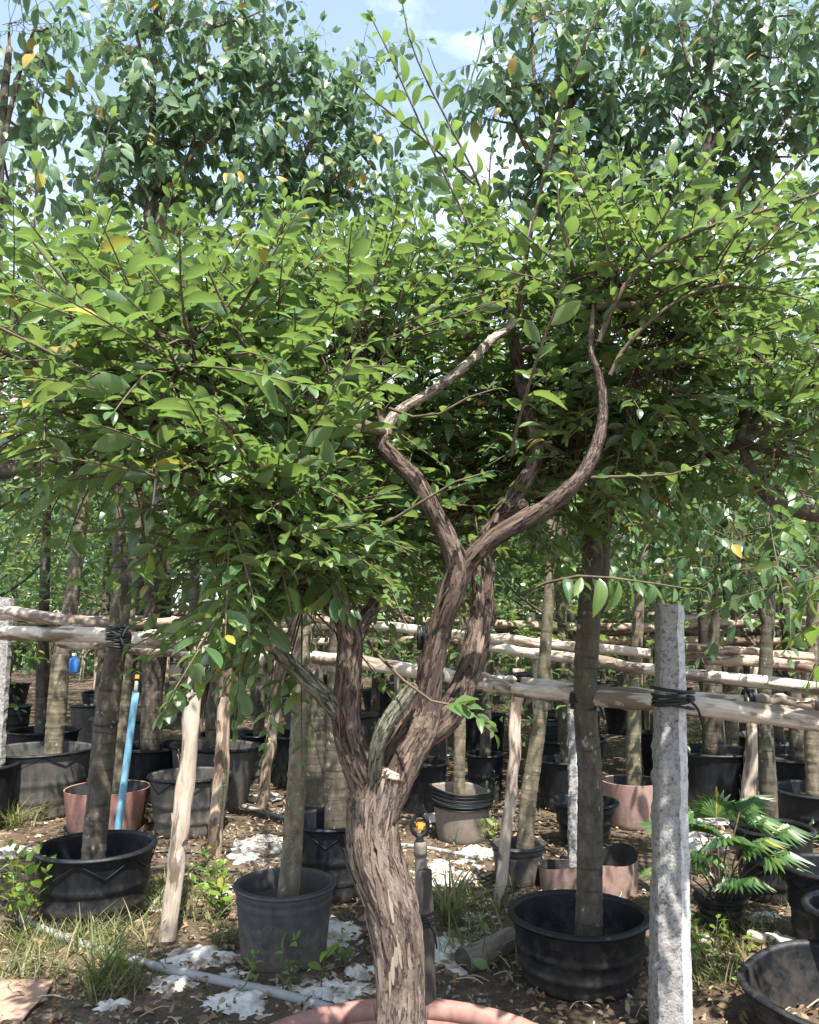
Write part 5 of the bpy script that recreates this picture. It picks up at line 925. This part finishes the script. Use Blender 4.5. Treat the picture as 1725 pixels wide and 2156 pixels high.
for k in range(420):
    dd = 1.9 + random.random() ** 1.5 * 5; xx = random.uniform(-.56, .56) * dd; a = random.uniform(0, 6.28); ln = random.uniform(0.03, 0.13); z = float(gz(xx, dd)) + 0.018
    tw.tube([(xx, dd, z), (xx + ln * math.cos(a) * .5 + random.gauss(0, .01), dd + ln * math.sin(a) * .5, z + 0.012), (xx + ln * math.cos(a), dd + ln * math.sin(a), z + random.uniform(-.01, .02))], random.uniform(0.0012, 0.003), 4, seg=3, cap=False)
o = tw.build('fallen_twigs', 'log_brown', kind='stuff'); o['label'] = 'thin fallen twigs scattered over the ground'; o['category'] = 'twigs'
def grass(centres, name, label, cat, stuff=True, parent=None):
    lv = Leaves()
    for px, py, rad, nb, h in centres:
        c = on_ground(px, py); k = np.arange(nb); a = RNG.uniform(0, 6.28, nb); rr = rad * RNG.uniform(0, 1, nb) ** 0.7; X = c[0] + rr * np.cos(a); Y = c[1] + rr * np.sin(a)
        th = RNG.uniform(0, 6.28, nb); sp = RNG.uniform(0.15, 0.9, nb); D = np.stack([np.cos(th) * sp, np.sin(th) * sp, np.ones(nb)], -1)
        lv.add(np.stack([X, Y, gz(X, Y) - 0.004], -1), D, np.stack([-np.cos(th), -np.sin(th), sp], -1) * -1 + np.array((0, 0, 0.3)), h * RNG.uniform(0.5, 1.2, nb))
    P, D, Nn, S = lv.arrays()
    Nn = -Nn; flip = np.sum(Nn * UP, 1) < 0; Nn[flip] *= -1
    o = leaves_mesh(name, P, D, Nn, S, 'G', 'grass_blade', parent, stuff)
    if label: o['label'] = label; o['category'] = cat
    return o
gc = [(random.uniform(0, 330), random.uniform(1960, 2110), 0.10, 20, 0.13) for k in range(30)] + [(random.uniform(20, 330), random.uniform(1975, 2005), 0.08, 12, 0.15) for k in range(6)] + [(random.uniform(320, 500), random.uniform(1850, 1990), 0.07, 20, 0.13) for k in range(14)] + [(random.uniform(1440, 1600), random.uniform(1950, 2090), 0.10, 16, 0.11) for k in range(20)]
gc += [(random.uniform(960, 1060), random.uniform(1850, 2060), 0.07, 18, 0.15) for k in range(10)] + [(random.uniform(1400, 1725), random.uniform(1540, 1640), 0.30, 40, 0.22) for k in range(26)] + [(random.uniform(0, 1725), random.uniform(1640, 2050), 0.06, 10, 0.09) for k in range(70)] + [(random.uniform(780, 1350), random.uniform(1480, 1560), 0.3, 30, 0.2) for k in range(12)] + [(random.uniform(0, 60), random.uniform(1700, 1760), 0.1, 26, 0.2) for k in range(4)]
grass(gc, 'ground_grass', 'thin grass growing through litter and scraps on the ground', 'grass')
def tuft(label, px, py, nb, h, rad):
    c = on_ground(px, py); t = thing('grass_tuft', label, 'grass', c); grass([(px, py, rad, nb, h)], 'blades', None, None, True, t)
tuft('upright grass tuft growing beside the sprinkler stake', 948, 1945, 70, 0.26, 0.035)
tuft('dark grass tuft at the foot of the tall knotty log post', 345, 1880, 60, 0.17, 0.05)
tuft('long-bladed grass tuft beside the reddish-brown sheet', 215, 2075, 30, 0.24, 0.06)
tuft('pale grass tuft at the foot of the wide dusty pot', 18, 1745, 60, 0.22, 0.05)
WK = 0
def weed(label, px, py, h, nl_, leaf, material='leaf_lime', kind='A', group=None, stems=1, spread=0.03):
    global WK; WK += 1; c = on_ground(px, py); t = thing('weed_plant', label, 'weed', c, group); lv, tw = Leaves(), MB()
    for s_ in range(stems):
        e = c + np.array((RNG.normal(0, spread), RNG.normal(0, spread), h * RNG.uniform(0.7, 1.1))); m_ = (c + e) / 2 + RNG.normal(0, 0.01, 3); add_shoot(lv, tw, [c, m_, e], leaf, h / nl_, 'A', r0=0.0025, bare=0.2, taper=0.1)
    P, D, Nn, S = lv.arrays(); leaf_objects(P, D, Nn, S, kind, material, t); tw.build('stem', 'bark_twig', t)
weed('seedling with narrow pale leaves casting shadow on the grey pot', 592, 2074, 0.17, 4, 0.08)
weed('second narrow-leaved seedling at the right foot of the grey pot', 676, 2082, 0.135, 4, 0.07)
weed('broad-leaved weed between the grey pot and the peeling trunk', 700, 2045, 0.06, 4, 0.06, 'leaf_fresh', 'B')
weed('dark broad-leaved weed beside the large black pot', 1035, 2075, 0.22, 5, 0.065, 'leaf_fresh', 'B')
weed('leafy sprig rising over the braced black pot rim', 1700, 1800, 0.14, 7, 0.06, 'leaf_fresh', 'A', stems=2)
weed('lime weed climbing at the left edge of the wide black pot', 40, 1960, 0.32, 9, 0.07, 'leaf_lime', 'B', stems=9, spread=0.12)
weed('lime weed bush beside the grey pot', 470, 1930, 0.20, 6, 0.06, 'leaf_lime', 'B', stems=9, spread=0.09)
weed('thin-stemmed vine weed between the two log posts', 445, 1810, 0.45, 9, 0.05, 'leaf_fresh', 'B')
weed('yellow-green weed patch at the foot of the granite post', 1490, 2030, 0.14, 6, 0.05, 'leaf_lime', 'A', stems=7, spread=0.12)
weed('leafy weed beside the ribbed collar pot', 1030, 1790, 0.16, 6, 0.06, 'leaf_lime', 'B', stems=3, spread=0.05)
weed('feathery weed leaning over the ribbed collar pot', 1035, 1775, 0.4, 22, 0.03, 'leaf_haze_blue', 'A', stems=2, spread=0.05)
for k in range(34):
    px, py = random.choice([(random.uniform(0, 130), random.uniform(1800, 2000)), (random.uniform(430, 480), random.uniform(1800, 1960)), (random.uniform(900, 1060), random.uniform(1780, 2040)), (random.uniform(1440, 1640), random.uniform(1900, 2080)), (random.uniform(200, 700), random.uniform(2040, 2130)), (random.uniform(420, 760), random.uniform(1650, 1800))])
    weed('small bright green weed sprouting from the littered ground', px, py, random.uniform(0.05, 0.12), 5, random.uniform(0.025, 0.045), random.choice(('leaf_lime', 'leaf_fresh')), random.choice('AB'), 'small weeds on the ground', stems=random.choice((1, 2, 3)), spread=0.03)
# bright hanging leaves at the right edge: a young shoot of the potted tree row
# fan palm seedling in a black pot
c, R, H = pot_place(1462, 1572, 1900, 1965); pt = thing('fan_palm', 'fan palm seedling with pleated leaves in a black pot beside the granite post', 'palm', c); pot_parts(pt, c, R, R * 0.8, H, 'black', 0.04, seed=8)
def frond(base, tip, size, n=17, spread=2.9):
    mb = MB(); base, tip = np.array(base), np.array(tip); mb.tube([base, (base + tip) / 2 + UP * 0.03, tip], [0.004, 0.0035, 0.003], 5, seg=8); st = mb.build('stalk', 'bark_twig', pt)
    ax = nrm(tip - base); ax = nrm(ax * np.array((1, 1, 0.25)) - UP * 0.05); sd2 = nrm(np.cross(ax, UP)); up2 = np.cross(sd2, ax); mb = MB()
    for k in range(n):
        a = (k / (n - 1) - 0.5) * spread; dr = ax * math.cos(a) + sd2 * math.sin(a); w_ = np.cross(dr, up2) * size * 0.075; ln = size * (1 - 0.18 * abs(a)) * RNG.uniform(0.9, 1.05)
        pts = [tip - w_ * 0.2, tip + w_ * 0.2, tip + dr * ln * 0.5 + w_ + up2 * 0.02 * size, tip + dr * ln * 0.5 - w_ - up2 * 0.05 * size, tip + dr * ln * 0.5 + up2 * 0.10 * size, tip + dr * ln - UP * size * 0.22]
        mb.add(pts, [(0, 1, 2, 4), (0, 4, 3, 0)][:1], [(0, 4, 3), (4, 2, 5), (4, 5, 3)])
    V = np.vstack(mb.V) - WL[pt]; uv = np.full((len(V), 2), 0.2); me = mk_mesh('frond', V, [np.vstack(mb.Q), np.vstack(mb.T)], uv=uv, smooth=False); link('frond', me, 'leaf_fresh', pt)
for k, (dx, dy, hz_, sz) in enumerate([(-0.10, -0.10, 0.30, 0.17), (0.10, -0.08, 0.33, 0.18), (0.02, -0.14, 0.22, 0.17), (-0.16, 0.05, 0.36, 0.17), (0.16, 0.06, 0.38, 0.17), (0.02, 0.05, 0.42, 0.18), (-0.06, -0.05, 0.38, 0.15), (0.2, -0.05, 0.24, 0.16), (-0.2, -0.04, 0.22, 0.17), (0.1, 0.0, 0.45, 0.19), (-0.1, 0.02, 0.44, 0.19), (0.0, -0.1, 0.34, 0.2), (-0.15, -0.1, 0.28, 0.18), (0.16, -0.12, 0.3, 0.18), (0.24, 0.02, 0.36, 0.18)]): frond(c + UP * (H - 0.05), c + np.array((dx, dy, hz_)), sz)
# spiky plants in pots and grass growing in pot soil
def lime_hang():
    b0 = at(1790, 1300, 2.9); b0[2] = float(gz(b0[0], b0[1])) - 0.01; t = thing('potted_tree', 'young tree with bright lime leaves hanging beside the weathered rail ends', 'tree', b0); pot_parts(t, b0, 0.2, 0.17, 0.3, 'black', 0.05, seed=12, fine=False)
    mb = MB(); mb.tube([b0 + UP * 0.24, at(1795, 1500, 2.9), at(1790, 1230, 2.9)], [0.02, 0.017, 0.012], 10, seg=20); mb.build('trunk', 'bark_ring', t); lv, tw = Leaves(), MB(); e = at(1790, 1250, 2.9)
    for pts in ([(1740, 1215), (1690, 1225), (1650, 1250)], [(1740, 1300), (1700, 1320), (1668, 1345)], [(1740, 1235), (1710, 1250), (1680, 1290)], [(1750, 1380), (1720, 1400), (1700, 1440)]):
        add_shoot(lv, tw, [e] + [at(x, y, 2.85) for x, y in pts], 0.075, 0.026, 'B', bare=0.35)
    P, D, Nn, S = lv.arrays(); leaf_objects(P, D, Nn, S, 'B', 'leaf_lime', t); tw.build('twigs', 'bark_twig', t, kind='stuff')
lime_hang()
print('leaves on the forked tree', nl, 'objects', len(bpy.data.objects), 'tris', sum(len(o.data.polygons) * 2 for o in bpy.data.objects if o.type == 'MESH'))
